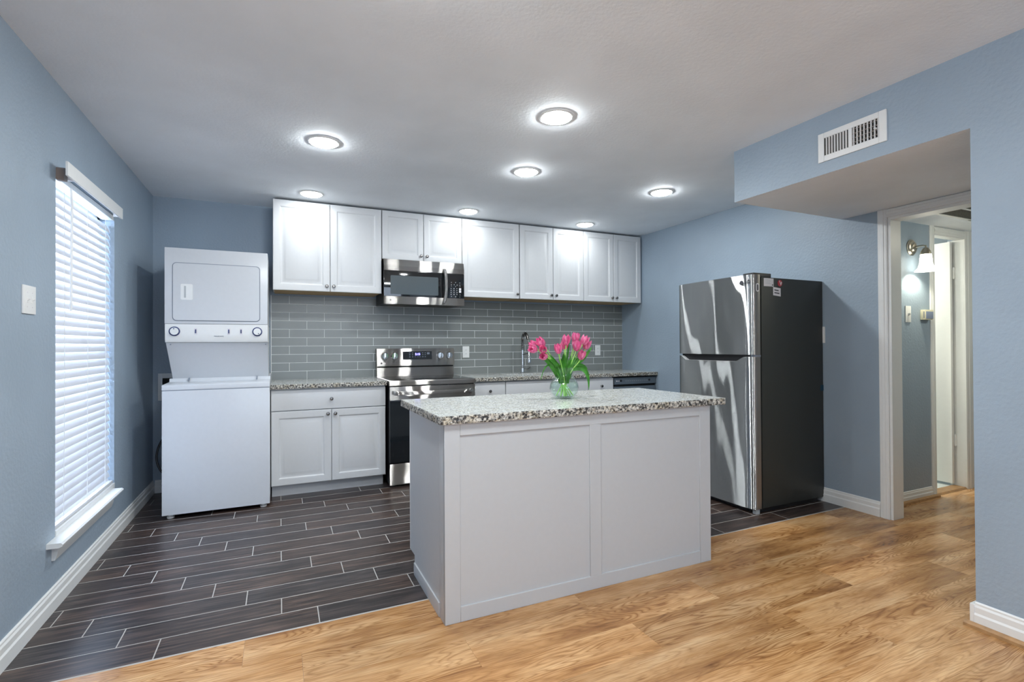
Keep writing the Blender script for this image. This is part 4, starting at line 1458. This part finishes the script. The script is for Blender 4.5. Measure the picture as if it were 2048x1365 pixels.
def scoop(y):
    a, b_ = 2.585, 2.650
    c, d = 3.150, 3.205
    if y < a or y > d:
        return 1.112
    if y < b_:
        return 1.112 - 0.034 * (y - a) / (b_ - a)
    if y > c:
        return 1.112 - 0.034 * (d - y) / (d - c)
    return 1.078


fz = part('freezer_door', fridge_door(1.128, lambda y: 1.697), [M['fsteel'], M['fedge'], M['trim']], t, angle=50)
fd = part('fridge_door', fridge_door(0.036, scoop), [M['fsteel'], M['fedge'], M['trim']], t, angle=50)
bm = nb(); box(bm, 3.055, 3.092, RY0 + 0.02, RY1 - 0.02, 1.070, 1.127)
part('handle_recess', bm, M['black'], t)
bm = nb()
text_bm(bm, 'LG', 0.038, (fx_front(2.575) - 0.0012, 2.575, 1.632), (0, -1, 0), (0, 0, 1), mi=0, bold=0.0006)
o = finish('brand_logo', bm, M['ink'], BASE[fz.name]); o.parent = fz
bm = nb()
lathe(bm, [(0.016, 0), (0.016, 0.001), (0.0, 0.001)], (fx_front(2.600) - 0.0002, 2.598, 1.645), 20, '-x')
o = finish('brand_emblem', bm, M['ink'], BASE[fz.name]); o.parent = fz
bm = nb(); box(bm, 3.045, 3.225, RY0 + 0.012, RY0 + 0.10, 1.683, 1.712, b=0.004)
part('hinge_cover', bm, M['black'], t)
bm = nb(); box(bm, 3.05, 3.10, RY0 + 0.002, RY0 + 0.05, 1.113, 1.127)
part('middle_hinge', bm, M['applgrey'], t)
yl = RY0 + 0.0035
bm = nb(); box(bm, 3.138, 3.238, yl - 0.001, yl + 0.001, 1.618, 1.676, mi=0)
for i in range(4):
    box(bm, 3.150, 3.200 + 0.01 * (i % 2), yl - 0.0014, yl, 1.664 - i * 0.009, 1.666 - i * 0.009, mi=1)
box(bm, 3.222, 3.232, yl - 0.0014, yl, 1.624, 1.634, mi=2)
part('paper_label', bm, [M['label'], M['greyink'], M['ink']], t, 'white printed label at the top of the side')
bm = nb(); v = box(bm, 3.234, 3.312, yl - 0.001, yl + 0.001, 1.556, 1.616)
for i in range(2):
    box(bm, 3.246, 3.290 + 0.008 * i, yl - 0.0014, yl, 1.592 - i * 0.020, 1.600 - i * 0.020, mi=1)
for v in bm.verts:
    v.co.z -= 0.09 * (v.co.x - 3.234)
part('paper_label', bm, [M['label'], M['ink']], t, 'white label with two lines of print')
bm = nb()
lathe(bm, [(0.024, 0), (0.024, 0.001), (0, 0.001)], (3.306, yl, 1.646), 24, '-y', mi=0)
prism(bm, [(3.296, 1.664), (3.304, 1.664), (3.312, 1.644), (3.319, 1.658), (3.326, 1.652), (3.314, 1.628)], 'y', yl - 0.0018, yl, mi=1)
part('red_sticker', bm, [M['red'], M['label']], t, 'round red sticker with white mark')
bm = nb(); prism(bm, rrect(3.055, 3.084, 1.575, 1.635, 0.013), 'y', RY0 - 0.001, RY0 + 0.002, mi=0)
prism(bm, rrect(3.062, 3.077, 1.583, 1.627, 0.007), 'y', RY0 - 0.0018, RY0, mi=1)
part('clear_sticker', bm, [M['label'], M['ink']], t, 'pale sticker on the freezer door edge')
bm = nb(); box(bm, 3.748, 3.7815, yl - 0.001, yl + 0.002, 0.845, 0.888)
part('tape', bm, M['bluetape'], t, 'blue tape at the rear edge')
bm = nb(); box(bm, 3.05, 3.085, RY0 + 0.01, RY0 + 0.04, 0.0, 0.036)
part('foot', bm, M['greyink'], t)

# ================================================================== VASE AND TULIPS
VX, VY = 1.462, 2.470
t = thing('flower_vase', 'round clear glass vase of water and pink tulips on the island', 'vase', (VX, VY, ZTOP))
outer = [(0.0, 0.0), (0.045, 0.0), (0.052, 0.004), (0.074, 0.028), (0.083, 0.055), (0.080, 0.082), (0.064, 0.108), (0.049, 0.126), (0.046, 0.138), (0.052, 0.158), (0.061, 0.176)]
inner = [(0.0595, 0.176), (0.050, 0.158), (0.0435, 0.138), (0.0465, 0.126), (0.0615, 0.108), (0.0772, 0.082), (0.080, 0.055), (0.071, 0.030), (0.048, 0.010), (0.0, 0.010)]
bm = nb(); lathe(bm, outer + inner, (VX, VY, ZTOP), 40)
part('glass', bm, M['vase'], t, angle=80)
bm = nb(); lathe(bm, [(0.0, 0.0115), (0.047, 0.0115), (0.0695, 0.031), (0.0785, 0.055), (0.0757, 0.082), (0.070, 0.092), (0.0, 0.092)], (VX, VY, ZTOP), 40)
part('water', bm, M['water'], t, angle=80)


def leaf_bm(pts, w, fold=0.35, tw=0.0):
    bm = nb()
    P = bez(pts, 14)
    n = len(P) - 1
    prev = None
    for i, p in enumerate(P):
        s = i / n
        tg = (P[min(i + 1, n)] - P[max(i - 1, 0)]).normalized()
        view = Vector((-0.5, -0.85, 0.1))
        sd = tg.cross(view)
        if sd.length < 1e-3:
            sd = Vector((1, 0, 0))
        sd = Matrix.Rotation(tw, 3, tg) @ sd.normalized()
        nn = sd.cross(tg)
        ww = w * (math.sin(math.pi * min(1, 0.12 + 0.88 * s) ** 0.8) ** 0.8) * 0.5 + 0.0006
        cur = [bm.verts.new(p - sd * ww + nn * ww * fold), bm.verts.new(p), bm.verts.new(p + sd * ww + nn * ww * fold)]
        if prev:
            for k in range(2):
                bm.faces.new((prev[k], prev[k + 1], cur[k + 1], cur[k]))
        prev = cur
    r = bmesh.ops.solidify(bm, geom=bm.faces[:], thickness=0.0009)
    return bm


def tulip_head(c, d, Ln, R, phase):
    """Six overlapping cupped petals around axis d."""
    bm = nb()
    d = d.normalized()
    a = d.orthogonal().normalized()
    b = d.cross(a)
    for k in range(6):
        inner_ = k % 2
        ph = phase + k * math.pi / 3
        rr = R * (0.90 if inner_ else 1.0)
        nu, nv = 6, 9
        grid = []
        for j in range(nv + 1):
            v = j / nv
            prof = math.sin(math.pi * (0.10 + 0.62 * v ** 0.85)) ** 0.8
            wid = 0.80 * (1 - max(0, (v - 0.45) / 0.55) ** 2.0) + 0.02
            row = []
            for i in range(nu + 1):
                u = -1 + 2 * i / nu
                an = ph + u * wid
                edge = 1 + 0.05 * u * u
                rad = rr * prof * edge * (1.0 if v < 0.8 else 1.0 + 0.10 * (v - 0.8) / 0.2)
                h = Ln * (v - 0.05 * u * u * v)
                row.append(bm.verts.new(c + d * h + (a * math.cos(an) + b * math.sin(an)) * rad))
            grid.append(row)
        for j in range(nv):
            for i in range(nu):
                bm.faces.new((grid[j][i], grid[j][i + 1], grid[j + 1][i + 1], grid[j + 1][i]))
    bmesh.ops.solidify(bm, geom=bm.faces[:], thickness=0.0008)
    return bm


TUL = [  # head centre x, z, depth offset, lean of the head (dx, dy, dz), length, what singles it out
    (1.325, 1.218, 0.02, (-0.7, -0.1, 0.55), 0.056, 'pink tulip at the top of the left-hand cluster, tilted to the left'),
    (1.268, 1.182, 0.00, (-0.9, -0.2, 0.15), 0.050, 'outermost pink tulip on the left of the bouquet'),
    (1.308, 1.180, -0.04, (-0.6, -0.65, 0.25), 0.050, 'open pink tulip in the middle of the left-hand cluster, facing the camera'),
    (1.290, 1.208, 0.05, (-0.6, 0.1, 0.6), 0.044, 'small pale pink tulip tucked behind the left-hand cluster'),
    (1.318, 1.142, -0.03, (-0.85, -0.35, 0.15), 0.046, 'lowest pink tulip of the left-hand cluster'),
    (1.408, 1.182, -0.03, (-0.15, -0.1, 0.95), 0.052, 'upright pink tulip standing alone between the left cluster and the centre'),
    (1.466, 1.233, -0.02, (0.0, -0.1, 1.0), 0.056, 'tall upright pink tulip in the centre of the bouquet'),
    (1.485, 1.205, 0.03, (0.12, 0.1, 1.0), 0.052, 'pink tulip just behind and right of the tall centre tulip'),
    (1.447, 1.188, 0.04, (-0.1, 0.1, 1.0), 0.046, 'small pink tulip low behind the tall centre tulip'),
    (1.546, 1.246, 0.01, (0.12, -0.1, 1.0), 0.054, 'highest pink tulip, right of centre in the bouquet'),
    (1.524, 1.198, -0.04, (0.08, -0.25, 0.95), 0.056, 'large pink tulip directly below the highest one'),
    (1.566, 1.212, 0.04, (0.25, 0.1, 0.95), 0.052, 'deep pink tulip wedged behind the large one right of centre'),
    (1.600, 1.230, 0.00, (0.45, -0.1, 0.9), 0.054, 'pink tulip with flared petals, upper right of the bouquet'),
    (1.627, 1.205, 0.02, (0.35, 0.0, 0.95), 0.056, 'outermost pink tulip on the right of the bouquet'),
    (1.541, 1.146, -0.06, (0.05, -0.45, 0.9), 0.052, 'low round pink tulip hanging at the front right of the vase rim')]
rnd = random.Random(3)
for i, (hx, hz, dy, dv, Ln, lab) in enumerate(TUL):
    d = Vector(dv).normalized()
    ctr = Vector((hx, VY + dy, hz))
    basep = ctr - d * Ln * 0.5
    ang = rnd.uniform(0, 2 * math.pi)
    bp = Vector((VX - (hx - VX) * 0.22 + 0.024 * math.cos(ang), VY - dy * 0.3 + 0.024 * math.sin(ang), ZTOP + 0.014))
    nk = Vector((VX + (hx - VX) * 0.14, VY + dy * 0.3, ZTOP + 0.135))
    tt = thing('tulip', lab, 'flower', bp, 'pink tulips in the vase')
    path = bez([bp, bp.lerp(nk, 0.6), nk, nk.lerp(basep, 0.45) + Vector((0, 0, 0.012)), basep - d * 0.035, basep + d * 0.004], 20)
    bm = nb(); tube(bm, path, [0.0036 - 0.0008 * k / 20 for k in range(21)], 8)
    part('stem', bm, M['stem'], tt)
    part('flower_head', tulip_head(basep, d, Ln * 1.1, 0.0225 * Ln / 0.052, rnd.uniform(0, 1)), M['petal'], tt, angle=80)
    # leaf rising along the stem
    dirx = (hx - VX)
    e = nk + Vector((dirx * rnd.uniform(0.55, 0.85) + rnd.uniform(-0.012, 0.012), rnd.uniform(-0.035, 0.03), rnd.uniform(0.085, 0.125)))
    lp = [nk + Vector((0, 0, -0.03)), nk + Vector((dirx * 0.12, -0.004, 0.02)), nk + Vector((dirx * 0.3, -0.006, 0.07)), e]
    part('leaf', leaf_bm(lp, rnd.uniform(0.024, 0.034), tw=rnd.uniform(-0.7, 0.7)), M['leaf'], tt, angle=80)
    if i % 2 == 0:
        e2 = nk + Vector((dirx * rnd.uniform(0.25, 0.5) + rnd.uniform(-0.02, 0.02), rnd.uniform(-0.03, 0.03), rnd.uniform(0.06, 0.10)))
        lq = [nk + Vector((0, 0, -0.05)), nk + Vector((dirx * 0.05, 0.006, 0.01)), nk + Vector((dirx * 0.15, 0.004, 0.05)), e2]
        part('leaf', leaf_bm(lq, rnd.uniform(0.020, 0.028), tw=rnd.uniform(-0.7, 0.7)), M['leaf'], tt, angle=80)
    extra = {13: [[(VX + 0.03, VY - 0.02, ZTOP + 0.16), (1.56, VY - 0.05, 1.09), (1.592, VY - 0.06, 1.07), (1.588, VY - 0.06, 0.948)]],
             12: [[(VX + 0.035, VY, ZTOP + 0.165), (1.55, VY - 0.01, 1.10), (1.585, VY - 0.02, 1.085), (1.606, VY - 0.02, 1.064)],
                  [(VX + 0.03, VY + 0.01, ZTOP + 0.17), (1.57, VY, 1.10), (1.615, VY, 1.15), (1.650, VY, 1.192)]],
             1: [[(VX - 0.05, VY + 0.01, ZTOP + 0.17), (1.37, VY, 1.11), (1.33, VY, 1.10), (1.314, VY, 1.010)]],
             9: [[(VX + 0.02, VY + 0.02, ZTOP + 0.17), (1.50, VY + 0.02, 1.15), (1.508, VY + 0.02, 1.20), (1.509, VY + 0.02, 1.268)]],
             4: [[(VX - 0.04, VY - 0.01, ZTOP + 0.165), (1.41, VY - 0.03, 1.09), (1.375, VY - 0.03, 1.115), (1.350, VY - 0.03, 1.125)]]}.get(i, [])
    for ex in extra:
        part('leaf', leaf_bm(ex, {1: 0.009, 9: 0.010}.get(i, 0.026), tw=rnd.uniform(-0.4, 0.4)), M['leaf'], tt, angle=80)
